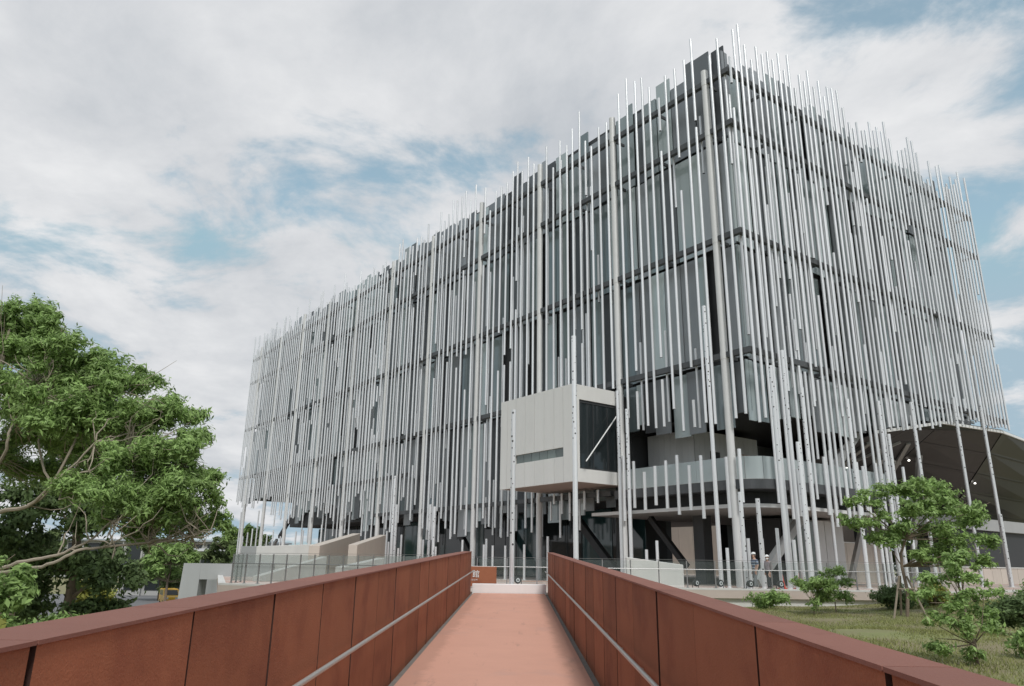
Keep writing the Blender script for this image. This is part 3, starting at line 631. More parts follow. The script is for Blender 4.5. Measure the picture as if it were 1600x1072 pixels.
def balustrade(label, pts, spacing, h=1.1, mat_='clear_glass', off=0.0):
    r = thing('glass_balustrade', label, 'balustrade', (pts[0][0], pts[0][1], 0.066), 0, 'glass balustrades round the terrace')
    o0 = Vector((pts[0][0], pts[0][1]))
    rails = MB()
    for a, b in zip(pts[:-1], pts[1:]):
        a = Vector(a) - o0; b = Vector(b) - o0; L_ = (b - a).length; n_ = max(1, round(L_ / spacing)); d = (b - a) / n_
        un = d.normalized(); nr = Vector((un.y, -un.x))
        for i in range(n_ + 1):
            if i == n_ and tuple(b + o0) != tuple(pts[-1]): continue
            p = a + d * i; mbp = MB(); mbp.box((p.x - 0.025, p.y - 0.025, 0), (p.x + 0.025, p.y + 0.025, h - 0.03)); mbp.box((p.x - 0.06, p.y - 0.06, 0.0), (p.x + 0.06, p.y + 0.06, 0.015))
            obj('post', mbp, 'steel', r)
        for i in range(n_):
            p = a + d * i + un * 0.05; q_ = a + d * (i + 1) - un * 0.05
            obj('glass_pane', MB().bar((p.x, p.y, 0.08 + (h - 0.12) / 2), (q_.x, q_.y, 0.08 + (h - 0.12) / 2), 0.014, h - 0.14), mat_, r)
        rails.bar((a.x, a.y, h + 0.004), (b.x, b.y, h + 0.004), 0.02, 0.012)
        rails.tube([(a.x + nr.x * 0.09, a.y + nr.y * 0.09, h * 0.66), (b.x + nr.x * 0.09, b.y + nr.y * 0.09, h * 0.66)], 0.016, 8)
    obj('handrail', rails, 'steel', r, True)
    return r
balustrade('glass balustrade along the front edge of the terrace beside the two walkers', [(2.72, 32.15), (19.1, 32.15)], 1.17)
balustrade('short glass balustrade behind the white kerb at the head of the bridge', [(-2.6, 32.6), (2.45, 32.6)], 1.25)
balustrade('glass balustrade at the left terrace edge in front of the concrete stair walls', [(-10.75, 31.2), (-10.6, 29.75), (-1.95, 26.35)], 0.62, mat_='tinted_glass')

# ---- floodlights
FLOOD = [(7.98, 33.2), (9.01, 33.2), (10.22, 33.0), (11.52, 33.0), (12.59, 33.2), (0.37, 33.8)]
fl_lab = ['round black floodlight on the terrace, nearest the concrete wall', 'round black floodlight on the terrace between the concrete wall and the walkers', 'round black floodlight at the feet of the man in the striped shirt', 'round black floodlight behind the feet of the woman in black trousers', 'round black floodlight beside the red cones on the terrace', 'round black floodlight behind the white kerb at the bridge end']
for (x, y), lab in zip(FLOOD, fl_lab):
    r = thing('floodlight', lab, 'floodlight', (x, y, 0), R(rr.uniform(18, 42)), 'floodlights on the terrace')
    dz = 0.24
    hd = MB(); hd.tube([(0, -0.10, dz), (0, -0.07, dz), (0, 0.05, dz), (0, 0.12, dz)], [0.145, 0.15, 0.125, 0.07], 18); obj('housing', hd, 'black_metal', r, True)
    ln_ = MB(); ln_.tube([(0, -0.108, dz), (0, -0.101, dz)], [0.085, 0.085], 18); obj('lens', ln_, 'lens', r)
    dc = MB(); dc.tube([(0, -0.114, dz), (0, -0.109, dz)], [0.04, 0.04], 12); obj('lamp_core', dc, 'black_metal', r)
    yk = MB(); yk.bar((-0.19, 0, dz), (-0.19, 0, 0.03), 0.03, 0.012, up=(0, 1, 0)); yk.bar((0.19, 0, dz), (0.19, 0, 0.03), 0.03, 0.012, up=(0, 1, 0)); yk.bar((-0.2, 0, 0.03), (0.2, 0, 0.03), 0.05, 0.014); yk.box((-0.26, -0.09, 0.0), (0.26, 0.09, 0.022)); obj('yoke', yk, 'black_metal', r)
# ---- cones
for (x, y), lab in (((12.33, 35.0), 'red traffic cone just behind the woman in black trousers'), ((13.15, 35.2), 'red traffic cone behind the last floodlight by the poles')):
    r = thing('traffic_cone', lab, 'cone', (x, y, 0))
    k = MB(); k.lathe([(0.14, 0.03), (0.10, 0.25), (0.035, 0.68), (0.02, 0.70)], 14); obj('cone_body', k, 'cone_red', r, True)
    k = MB(); k.box((-0.19, -0.19, 0.0), (0.19, 0.19, 0.03)); obj('foot_plate', k, 'cone_red', r)
# ---- concrete wall behind the balustrade
k = MB(); pts = [(5.35, 34.6), (7.75, 34.2)]
k.add([(5.3, 34.8, 0), (7.75, 34.3, 0), (7.75, 34.6, 0), (5.3, 35.1, 0), (5.3, 34.8, 1.28), (7.75, 34.3, 0.98), (7.75, 34.6, 0.98), (5.3, 35.1, 1.28)], [(3, 2, 1, 0), (4, 5, 6, 7), (0, 1, 5, 4), (1, 2, 6, 5), (2, 3, 7, 6), (3, 0, 4, 7)])
o = obj('concrete_wall', k, 'concrete_light'); bevel(o, 0.03); tag(o, 'pale concrete wall with sloping top behind the front balustrade', 'wall')
# ---- sign
sg = thing('museum_sign', 'low rust brown steel sign with white characters beside the bridge head', 'sign', (-1.30, 30.3, 0))
o = obj('sign_body', MB().box((-0.95, 0, 0.05), (0.82, 0.28, 0.80)), 'corten', sg); bevel(o, 0.01)
def text(body, size, loc, parent, name):
    cu = bpy.data.curves.new(name, 'FONT'); cu.body = body; cu.size = size; cu.extrude = 0.008; cu.align_x = 'CENTER'
    o = bpy.data.objects.new(name, cu); COL.objects.link(o); o.location = loc; o.rotation_euler = (R(90), 0, 0); o.parent = parent
    cu.materials.append(MATS['white_paint'])
    me = bpy.data.meshes.new_from_object(o.evaluated_get(bpy.context.evaluated_depsgraph_get())); bpy.data.objects.remove(o)
    return link(name, me, parent, loc, (R(90), 0, 0))
text('\u9928', 0.29, (0.02, -0.012, 0.41), sg, 'character'); text('S E U M', 0.085, (-0.06, -0.012, 0.27), sg, 'lettering')
# ---- stair walls at the left of the terrace
def slab_wall(name, lab, foot, h0, h1, mat_, wd=0.45, z0=0.0):
    a = Vector(foot[0]); b = Vector(foot[1]); d = (b - a).normalized(); nr = Vector((-d.y, d.x)) * wd / 2
    P_ = [a + nr, b + nr, b - nr, a - nr]
    k = MB(); k.add([(P_[0].x, P_[0].y, z0), (P_[1].x, P_[1].y, z0), (P_[2].x, P_[2].y, z0), (P_[3].x, P_[3].y, z0), (P_[0].x, P_[0].y, h0), (P_[1].x, P_[1].y, h1), (P_[2].x, P_[2].y, h1), (P_[3].x, P_[3].y, h0)],
        [(0, 1, 2, 3), (7, 6, 5, 4), (0, 4, 5, 1), (1, 5, 6, 2), (2, 6, 7, 3), (3, 7, 4, 0)])
    o = obj(name, k, mat_); bevel(o, 0.02); return tag(o, lab, 'wall')
slab_wall('stair_wall', 'broad beige concrete stair wall with sloping top, left of the pair', ((-10.9, 43), (-12.0, 60)), 1.75, 3.05, 'beige', 0.6)
slab_wall('stair_wall', 'narrow beige concrete stair wall, right of the pair', ((-8.95, 44), (-9.6, 58)), 1.85, 2.9, 'beige', 0.5)
slab_wall('stringer_wall', 'low sloping white stair cheek seen through the left glass', ((-11.2, 34.5), (-9.6, 40)), 0.25, 1.15, 'concrete_light', 0.35)
slab_wall('stringer_wall', 'second sloping white stair cheek seen through the left glass, by the planter', ((-6.9, 31.5), (-5.9, 35.5)), 0.7, 1.1, 'concrete_light', 0.35)
slab_wall('parapet_wall', 'long pale concrete parapet wall in front of the left end of the museum', ((-15.0, 46), (-11.3, 44.6)), 1.72, 1.85, 'concrete_light', 0.35)
slab_wall('parapet_wall', 'grey block of parapet wall at the far left corner of the terrace', ((-18.6, 54.2), (-16.9, 52.6)), 1.85, 1.85, 'concrete_grey', 0.6, -5)
for x, y, lab in ((-5.2, 38, 'low rust brown planter box behind the left glass balustrade'),):
    r = thing('planter', lab, 'planter', (x, y, 0)); h = 1.35 if x < -6 else 0.7
    k = MB(); k.box((-0.5, -0.3, 0), (0.5, 0.3, h)); o = obj('trough', k, 'corten', r); bevel(o, 0.015)
    k = MB(); k.box((-0.46, -0.26, h), (0.46, 0.26, h + 0.02)); obj('soil', k, 'dirt', r)
# ---- concrete portal on the lower ground
pt = thing('concrete_portal', 'pale grey concrete portal frame standing on the lower ground left of the terrace', 'gateway', (-18.9, 45, -4.9))
k = MB(); k.add([(-0.25, 0, 0), (0.95, 0, 0), (0.95, 1.2, 0), (-0.25, 1.2, 0), (0.0, 0, 5.6), (1.0, 0, 5.6), (1.0, 1.2, 5.6), (0.0, 1.2, 5.6)], [(3, 2, 1, 0), (4, 5, 6, 7), (0, 1, 5, 4), (1, 2, 6, 5), (2, 3, 7, 6), (3, 0, 4, 7)])
obj('portal_leg', k, 'concrete_grey', pt)
k = MB(); k.box((1.001, 0.004, 4.72), (5.2, 1.2, 5.6)); obj('lintel', k, 'concrete_grey', pt)
for i, x in enumerate((1.5, 1.95, 2.4, 2.75, 3.1)): obj('dark_column', MB().box((x, 2.5, 0), (x + 0.16, 2.66, 4.8)), 'core' if i % 2 else 'steel', pt)
obj('inner_wall', MB().box((1.02, 3.2, 0), (2.6, 3.3, 4.8)), 'core', pt)

# ---- two walkers
def person(name, lab, loc, rz, H, J, bones, mats, paint):
    """one continuous skinned surface grown from joints; garments by nearest bone"""
    names = list(J); me = bpy.data.meshes.new(name); me.from_pydata([Vector(J[k][0]) * H for k in names], [(names.index(a), names.index(b)) for a, b in bones], [])
    tmp = bpy.data.objects.new(name + '_tmp', me); COL.objects.link(tmp)
    sk = tmp.modifiers.new('Skin', 'SKIN'); sk.use_smooth_shade = True
    for i, k in enumerate(names):
        d = me.skin_vertices[0].data[i]; rad = J[k][1]; d.radius = (rad[0] * H, rad[1] * H) if isinstance(rad, tuple) else (rad * H, rad * H); d.use_root = (k == 'pelvis')
    ss = tmp.modifiers.new('Sub', 'SUBSURF'); ss.levels = 2; ss.render_levels = 2
    dg = bpy.context.evaluated_depsgraph_get(); ev = tmp.evaluated_get(dg); m2 = bpy.data.meshes.new_from_object(ev)
    bpy.data.objects.remove(tmp)
    m2.materials.clear()
    for mm in mats: m2.materials.append(MATS[mm])
    segs_ = [(Vector(J[a][0]) * H, Vector(J[b][0]) * H, a, b) for a, b in bones]
    for p in m2.polygons:
        c = p.center; best = None
        for a, b, na, nb in segs_:
            ab = b - a; t_ = max(0, min(1, (c - a).dot(ab) / max(1e-9, ab.length_squared))); dd = (c - a - ab * t_).length
            if best is None or dd < best[0]: best = (dd, na, nb, t_)
        p.material_index = paint(best[1], best[2], best[3], c / H); p.use_smooth = True
    root = thing(name, lab, 'person', loc, rz)
    link('body', m2, root); return root
def joints(step, arm_r, arm_l, wide=1.0):
    # facing -Y locally; x to the figure's left
    J = {'pelvis': ((0, 0, 0.53), (0.085, 0.07)), 'waist': ((0, 0.005, 0.60), (0.085 * wide, 0.065)), 'chest': ((0, 0.0, 0.72), (0.098 * wide, 0.068)), 'neck0': ((0, 0.005, 0.815), (0.055, 0.05)), 'neck': ((0, -0.005, 0.85), 0.032), 'skull': ((0, -0.018, 0.905), (0.046, 0.055)), 'crown': ((0, -0.012, 0.965), (0.040, 0.048))}
    for s, nm, st, ar in ((1, 'l', step, arm_l), (-1, 'r', -step, arm_r)):
        J['hip' + nm] = ((s * 0.05, 0, 0.49), 0.062); J['knee' + nm] = ((s * 0.055, -st * 0.55 - 0.01, 0.275), 0.042); J['ankle' + nm] = ((s * 0.058, -st + 0.02, 0.05), 0.028); J['toe' + nm] = ((s * 0.062, -st - 0.085, 0.018), (0.026, 0.018))
        J['sh' + nm] = ((s * 0.105 * wide, 0.0, 0.79), 0.042); J['elb' + nm] = ((s * 0.135 * wide, ar[0], 0.635), 0.031); J['wri' + nm] = ((s * 0.125 * wide, ar[1], ar[2]), 0.022); J['palm' + nm] = ((s * 0.120 * wide, ar[1] - 0.02, ar[2] - 0.045), (0.012, 0.024))
        for q_ in range(4): J[f'f{q_}{nm}'] = ((s * 0.117 * wide, ar[1] - 0.045 + q_ * 0.013, ar[2] - 0.095 + abs(q_ - 1) * 0.006), 0.0055)
        J['th' + nm] = ((s * 0.108 * wide, ar[1] - 0.052, ar[2] - 0.055), 0.006)
    B_ = [('pelvis', 'waist'), ('waist', 'chest'), ('chest', 'neck0'), ('neck0', 'neck'), ('neck', 'skull'), ('skull', 'crown')]
    for nm in 'lr':
        B_ += [('pelvis', 'hip' + nm), ('hip' + nm, 'knee' + nm), ('knee' + nm, 'ankle' + nm), ('ankle' + nm, 'toe' + nm), ('chest', 'sh' + nm), ('sh' + nm, 'elb' + nm), ('elb' + nm, 'wri' + nm), ('wri' + nm, 'palm' + nm), ('palm' + nm, 'th' + nm)] + [('palm' + nm, f'f{q_}{nm}') for q_ in range(4)]
    return J, B_
def painter(short_sleeve):
    def f(a, b, t_, c):
        if b.startswith(('palm', 'th', 'f')): return 0
        if b.startswith('wri'): return 0 if short_sleeve else 1
        if b.startswith('elb'): return 0 if short_sleeve and t_ > 0.75 else 1
        if b in ('skull', 'crown') or (b == 'neck'): return 0
        if b.startswith('toe') or (b.startswith('ankle') and t_ > 0.9): return 3
        if b.startswith(('hip', 'knee', 'ankle')): return 2
        if b == 'waist' and t_ < 0.45: return 2
        return 1
    return f
def face_and_cap(root, H, hair_long, mask):
    z = 0.93 * H
    cp = MB(); cp.lathe([(0.058 * H, 0.955 * H), (0.060 * H, 0.975 * H), (0.052 * H, 0.998 * H), (0.03 * H, 1.012 * H), (0.004 * H, 1.016 * H)], 16, c=(0, -0.012 * H, 0)); o = obj('cap', cp, 'cap_white', root, True)
    br = MB(); br.add([(-0.045 * H, -0.06 * H, 0.957 * H), (0.045 * H, -0.06 * H, 0.957 * H), (0.038 * H, -0.118 * H, 0.948 * H), (-0.038 * H, -0.118 * H, 0.948 * H), (-0.045 * H, -0.06 * H, 0.963 * H), (0.045 * H, -0.06 * H, 0.963 * H), (0.038 * H, -0.118 * H, 0.954 * H), (-0.038 * H, -0.118 * H, 0.954 * H)], [(0, 1, 2, 3), (7, 6, 5, 4), (0, 4, 5, 1), (1, 5, 6, 2), (2, 6, 7, 3), (3, 7, 4, 0)]); obj('cap_brim', br, 'cap_white', o)
    for s in (-1, 1): obj('eye', MB().lathe([(0.006 * H, -0.004 * H), (0.007 * H, 0), (0.004 * H, 0.004 * H)], 8, c=(s * 0.018 * H, -0.066 * H, 0.928 * H)), 'hair', root)
    nz = MB(); nz.tube([(0, -0.066 * H, 0.93 * H), (0, -0.082 * H, 0.908 * H), (0, -0.064 * H, 0.902 * H)], [0.005 * H, 0.010 * H, 0.006 * H], 8); obj('nose', nz, 'skin', root, True)
    for s in (-1, 1): obj('ear', MB().tube([(s * 0.047 * H, -0.01 * H, 0.935 * H), (s * 0.054 * H, -0.005 * H, 0.918 * H), (s * 0.047 * H, -0.012 * H, 0.90 * H)], [0.006 * H, 0.010 * H, 0.005 * H], 6), 'skin', root, True)
    if mask:
        mk = MB(); mk.lathe([(0.046 * H, 0.872 * H), (0.055 * H, 0.89 * H), (0.053 * H, 0.915 * H)], 14, c=(0, -0.024 * H, 0)); obj('face_mask', mk, 'cap_white', root, True)
    else:
        mo = MB(); mo.box((-0.014 * H, -0.070 * H, 0.886 * H), (0.014 * H, -0.064 * H, 0.890 * H)); obj('mouth', mo, 'sash_red', root)
    hm = MB(); hm.lathe([(0.03 * H, (0.80 if hair_long else 0.88) * H), (0.048 * H, 0.89 * H), (0.053 * H, 0.93 * H), (0.053 * H, 0.957 * H)], 14, c=(0, 0.008 * H, 0)); obj('hair', hm, 'hair', root, True)
J_, B_ = joints(0.10, (0.035, 0.02, 0.505), (-0.01, -0.06, 0.52), 1.05)
p1 = person('person', 'man in white cap, navy striped polo shirt and grey trousers walking on the terrace', (10.68, 33.55, 0.0), R(-68), 1.53, J_, B_, ['skin', 'shirt_striped', 'trouser_grey', 'shoe_pale'], painter(True))
face_and_cap(p1, 1.53, False, False)
J_, B_ = joints(0.12, (0.02, 0.0, 0.50), (0.0, -0.02, 0.50), 0.92)
p2 = person('person', 'woman in white cap and face mask, plaid mauve jacket and black trousers', (11.27, 33.6, 0.0), R(-58), 1.43, J_, B_, ['skin', 'jacket', 'trouser_black', 'shoe'], painter(False))
face_and_cap(p2, 1.43, True, True)

# ================================================================== VEGETATION
def leaf_cloud(rng, pads, per, size, flat=0.55, up=0.55, aspect=2.4):
    """leaf-sized quads spread through pads (x,y,z,r); denser towards the pad's upper skin"""
    Cs = []; Os = []
    for (x, y, z, r_) in pads:
        n_ = int(per * r_ ** 2)
        d = rng.normal(size=(n_, 3)); d /= np.linalg.norm(d, axis=1)[:, None]; d[:, 2] = np.where(rng.random(n_) < 0.72, np.abs(d[:, 2]), d[:, 2])
        rad = r_ * rng.uniform(0.25, 1.0, n_) ** 0.55 * (0.72 + 0.42 * np.sin(d[:, 0] * 5.1 + x * 3) * np.sin(d[:, 1] * 4.3 + y * 2) + 0.2 * np.sin(d[:, 2] * 9 + z * 5))
        P_ = d * rad[:, None] * np.array([1, 1, flat]) + np.array([x, y, z]); Cs.append(P_); Os.append(d)
    C_ = np.concatenate(Cs); n_ = len(C_)
    # gather into sprays: small twig clusters
    C_ += rng.normal(size=(n_, 3)) * size * 0.6
    nrm = np.concatenate(Os) * 1.0 + rng.normal(size=(n_, 3)) * 0.55 + np.array([0, 0, up]); nrm /= np.linalg.norm(nrm, axis=1)[:, None]
    a = rng.normal(size=(n_, 3)); a -= (a * nrm).sum(1)[:, None] * nrm; a /= np.linalg.norm(a, axis=1)[:, None]; b = np.cross(nrm, a)
    sz = size * rng.uniform(0.6, 1.5, n_)[:, None]; l = a * sz * aspect / 2; w_ = b * sz / 2
    dr = np.array([0, 0, -1]) * sz * 0.35
    V_ = np.stack([C_ - l, C_ + w_ - l * 0.15, C_ + l + dr, C_ - w_ - l * 0.15], 1).reshape(-1, 3)
    return V_, np.arange(4 * n_).reshape(-1, 4)
def lumps(rng, pads, n_=7, k=0.46, reach=0.72, flat=0.55):
    out = []
    for (x, y, z, r_) in pads:
        out.append((x, y, z, r_ * 0.62))
        for _ in range(n_):
            d = rng.normal(size=3); d /= np.linalg.norm(d); q_ = reach * rng.uniform(0.75, 1.25)
            out.append((x + d[0] * r_ * q_, y + d[1] * r_ * q_, z + d[2] * r_ * q_ * flat, r_ * k * rng.uniform(0.7, 1.2)))
    return out
def curve(pts, k=5):
    q_ = [np.array(pts[0])] + [np.array(p) for p in pts] + [np.array(pts[-1])]; out = []
    for i in range(1, len(q_) - 2):
        for j in range(k):
            t_ = j / k; a, b, c, d = q_[i - 1], q_[i], q_[i + 1], q_[i + 2]
            out.append(tuple(0.5 * (2 * b + (c - a) * t_ + (2 * a - 5 * b + 4 * c - d) * t_ ** 2 + (3 * b - a - 3 * c + d) * t_ ** 3)))
    return out + [tuple(pts[-1])]
def jag(pts, rng, k=3, amp=0.06):
    out = []
    for a, b in zip(pts[:-1], pts[1:]):
        a = np.array(a); b = np.array(b)
        for i in range(k): out.append(tuple(a + (b - a) * i / k + (rng.normal(size=3) * amp if i or out else 0)))
    return out + [tuple(pts[-1])]
rng = np.random.default_rng(21)
PADS = [(-13.51, 19.0, 7.21, 0.95), (-12.24, 18.5, 6.7, 0.62), (-14.02, 20.0, 6.59, 1.17), (-11.26, 18.0, 5.71, 0.9), (-12.43, 19.0, 5.27, 1.27), (-10.19, 18.0, 5.06, 1.05), (-9.83, 19.0, 5.31, 0.63), (-10.41, 17.5, 4.31, 1.17), (-8.93, 17.5, 4.18, 0.88), (-8.55, 18.5, 4.38, 0.77), (-7.76, 18.0, 3.66, 0.6), (-8.04, 17.0, 3.35, 0.85), (-8.88, 17.0, 3.04, 0.85), (-9.62, 17.0, 2.31, 0.71), (-8.59, 16.5, 2.01, 0.82), (-7.89, 17.0, 2.34, 0.85), (-7.34, 17.5, 2.1, 0.73), (-7.04, 18.0, 1.7, 0.53), (-8.17, 18.5, 1.7, 0.77), (-8.58, 17.5, 1.51, 0.58), (-14.2, 21.0, 3.5, 0.88), (-13.86, 22.0, 3.26, 1.1), (-12.87, 21.0, 4.06, 1.23), (-11.75, 21.0, 3.9, 1.05), (-14.76, 19.0, 6.65, 1.43), (-13.61, 18.0, 4.69, 1.3), (-14.32, 19.0, 3.23, 1.3), (-16.12, 19.0, 5.91, 1.58), (-15.78, 19.0, 3.87, 1.74)]
PADS += [(-11.76, 19.0, 5.28, 0.95), (-10.48, 18.5, 4.27, 0.93), (-12.57, 19.0, 5.97, 0.95), (-9.8, 18.5, 4.11, 0.93), (-8.7, 18.0, 3.18, 0.82), (-7.9, 18.0, 2.96, 0.68), (-8.8, 17.5, 2.44, 0.8), (-7.42, 18.0, 2.81, 0.53), (-7.49, 17.0, 2.06, 0.71), (-10.24, 18.5, 2.91, 0.77), (-12.25, 20.0, 3.91, 0.92), (-8.9, 18.0, 4.43, 0.68), (-12.03, 18.0, 4.71, 1.05), (-10.87, 18.3, 5.29, 0.76)]
LIMBS = [[(-13.6, 19.0, 1.5), (-12.07, 18.0, 1.92), (-11.11, 17.5, 2.05), (-10.19, 17.0, 2.66), (-9.54, 17.0, 3.47)], [(-11.11, 17.5, 2.05), (-10.67, 17.5, 2.49), (-10.44, 18.0, 4.25), (-10.19, 18.0, 5.06)], [(-12.51, 18.0, 2.51), (-11.9, 17.5, 3.37), (-11.87, 17.5, 3.98), (-11.78, 18.0, 5.04)], [(-13.4, 18.6, -0.2), (-11.53, 17.0, 0.5), (-10.45, 16.5, 0.78), (-9.65, 16.5, 0.97), (-9.02, 16.5, 1.26), (-8.61, 16.5, 1.67)], [(-11.2, 16.8, 0.55), (-10.41, 16.4, 0.62), (-9.64, 16.2, 0.76), (-9.08, 16.2, 1.03), (-8.72, 16.5, 1.13), (-8.01, 17.0, 1.25), (-7.25, 17.5, 1.41)], [(-10.19, 17.0, 2.66), (-9.57, 17.0, 2.81), (-8.93, 17.3, 3.38)], [(-10.67, 17.5, 2.49), (-11.18, 17.5, 3.53), (-11.4, 18.0, 4.72)]]
bt = thing('spreading_tree', 'large spreading feathery-leaved tree with bare grey limbs left of the bridge', 'tree', (-14.2, 19.2, -4.95))
base = Vector(bt.location)
def rel(p): return tuple(Vector(p) - base)
tr = MB(); tr.tube([rel(p) for p in [(-14.2, 19.2, -4.95), (-14.1, 19.2, -3.0), (-13.7, 19.1, -0.6), (-13.6, 19.0, 1.5), (-13.0, 18.6, 3.0), (-13.4, 18.8, 5.2), (-13.5, 19, 6.8)]], [0.42, 0.34, 0.27, 0.22, 0.15, 0.09, 0.03], 12)
obj('trunk', tr, 'bark_pale', bt, True)
lm = MB()
for li, l in enumerate(LIMBS):
    pp = [tuple(np.array(p) + rng.normal(size=3) * 0.012) for p in curve(l, 5)]; r0 = (0.065, 0.04, 0.045, 0.055, 0.045, 0.028, 0.03)[li]
    lm.tube([rel(p) for p in pp], [lerp(r0, 0.018, i / (len(pp) - 1)) for i in range(len(pp))], 7)
tips = [l[j] for l in LIMBS for j in range(2, len(l))]
for (x, y, z, r_) in PADS:      # twigs into every pad
    for _ in range(9):
        s0 = min(tips, key=lambda p: (p[0] - x) ** 2 + (p[1] - y) ** 2 + (p[2] - z) ** 2 + rng.uniform(0, 3)) if x > -13 else (-13.5, 19, 3.5)
        e = np.array([x, y, z]) + rng.normal(size=3) * r_ * np.array([.55, .55, .3]); s0 = np.array(s0)
        mid = (s0 + e) / 2 + rng.normal(size=3) * 0.18 + np.array([0, 0, -0.12])
        lm.tube([rel(p) for p in jag([tuple(s0), tuple(mid), tuple(e)], rng, 3, 0.045)], [0.017, 0.015, 0.013, 0.011, 0.009, 0.007, 0.004][:7], 5)
obj('limb', lm, 'bark_pale', bt, True)
V_, F_ = leaf_cloud(rng, lumps(rng, [(x, y, z, r_ * 1.12) for x, y, z, r_ in PADS]), 2400, 0.037, 0.8, 0.4, 3.6); V_ -= np.array(base); link('crown', tri_mesh('crown', V_, F_, 'leaf'), bt)
# darker tree standing behind it
DP = [(-15.5, 25.5, 2.6, 1.8), (-13.9, 25.2, 2.4, 1.5), (-14.6, 26.0, 0.6, 1.7), (-13.3, 25.5, 0.4, 1.25), (-13.4, 25, -1.0, 1.2), (-15.6, 25.6, -0.8, 1.6), (-16.8, 25.5, 1.2, 1.8), (-15.0, 26.4, 4.6, 1.7), (-16.5, 26, 5.4, 1.8)]
dt = thing('dark_tree', 'dark green dense tree behind the spreading tree at the left', 'tree', (-14.5, 26, -4.95)); base = Vector(dt.location)
tr = MB(); tr.tube([rel(p) for p in [(-14.5, 26, -4.95), (-14.6, 26, -2), (-14.5, 26, 0.5), (-14.9, 26, 3), (-15.2, 26, 5)]], [0.26, 0.2, 0.16, 0.1, 0.03], 10)
for p in DP: tr.tube([rel(q_) for q_ in [(-14.55, 26, min(p[2] - 0.8, 2.5)), (p[0], p[1], p[2])]], [0.07, 0.02], 6)
obj('trunk', tr, 'bark', dt, True)
V_, F_ = leaf_cloud(rng, lumps(rng, DP), 900, 0.09, 0.8, 0.3, 2.0); V_ -= np.array(base); link('crown', tri_mesh('crown', V_, F_, 'leaf_deep'), dt)

def small_tree(name, lab, foot, pads, trunk_pts, r0, leaf, per, size, cat='tree', group=None, flat=0.6, seed=0):
    rg = np.random.default_rng(seed); r = thing(name, lab, cat, foot, 0, group); b0 = np.array(foot)
    tm = MB(); pp = jag(trunk_pts, rg, 2, r0 * 0.5); tm.tube([tuple(np.array(p) - b0) for p in pp], [lerp(r0, r0 * 0.3, i / (len(pp) - 1)) for i in range(len(pp))], 8)
    for (x, y, z, r_) in pads:
        s0 = np.array(trunk_pts[len(trunk_pts) // 2]) if z < trunk_pts[-1][2] else np.array(trunk_pts[-1])
        if s0[2] > z: s0 = np.array(trunk_pts[1])
        for _ in range(2):
            e = np.array([x, y, z]) + rg.normal(size=3) * r_ * 0.4; tm.tube([tuple(p - b0) for p in (s0, (s0 + e) / 2 + rg.normal(size=3) * 0.05, e)], [r0 * 0.35, r0 * 0.25, r0 * 0.12], 5)
    obj('trunk', tm, 'bark', r, True)
    V_, F_ = leaf_cloud(rg, lumps(rg, pads, 5), per, size, flat, 0.5, 2.5); V_ -= b0; link('crown', tri_mesh('crown', V_, F_, leaf), r)
    return r
def pads_in(rg, c, ext, n_, rmin, rmax):
    return [(c[0] + rg.uniform(-1, 1) * ext[0], c[1] + rg.uniform(-1, 1) * ext[1], c[2] + rg.uniform(-1, 1) * ext[2], rg.uniform(rmin, rmax)) for _ in range(n_)]
# staked tree on the bank
g0 = gz(13.2, 26)
SP = [(12.3, 26, 2.4, .75), (12.0, 25.7, 3.15, .6), (12.9, 26.2, 3.35, .85), (13.6, 25.6, 3.55, .85), (14.5, 26.1, 3.6, .9), (15.1, 25.9, 3.1, .85), (14.3, 25.8, 2.8, .9), (13.4, 25.5, 2.7, .85), (15.6, 26.2, 2.4, .75), (14.7, 25.6, 2.1, .8), (13.8, 26.3, 2.0, .75), (16.1, 26.0, 1.8, .65), (15.3, 25.8, 1.4, .65), (12.8, 25.8, 1.8, .55), (16.1, 26, 2.9, .6), (11.6, 26.0, 2.4, .5), (14.6, 25.9, 1.2, .6), (15.8, 25.9, 1.1, .6), (13.6, 25.6, 1.4, .6), (14.4, 26.2, 1.5, .7), (15.2, 26.2, 1.9, .75), (12.4, 26.1, 1.9, .55), (13.1, 25.7, 2.2, .7)]
small_tree('staked_tree', 'young layered tree held by wooden stakes on the bank before the museum', (13.2, 26, g0 - 0.02), SP, [(13.2, 26, g0 - 0.02), (13.25, 26, 1.0), (13.4, 26, 1.9), (13.9, 26, 2.9), (14.2, 26, 3.4)], 0.06, 'leaf', 1150, 0.052, seed=3)
sr = thing('tree_stakes', 'three leaning wooden stakes tied round the young layered tree', 'stakes', (13.2, 26, g0 - 0.05))
for (a, b_) in (((-0.62, -0.35), (-0.12, -0.06)), ((0.42, -0.5), (0.12, -0.07)), ((0.1, 0.6), (0.0, 0.12))):
    obj('stake', MB().tube([(a[0], a[1], 0), (b_[0], b_[1], 1.35)], 0.035, 7), 'stake', sr, True)
obj('cross_bar', MB().tube([(-0.28, -0.22, 0.95), (0.22, -0.24, 0.95)], 0.025, 7), 'stake', sr, True)
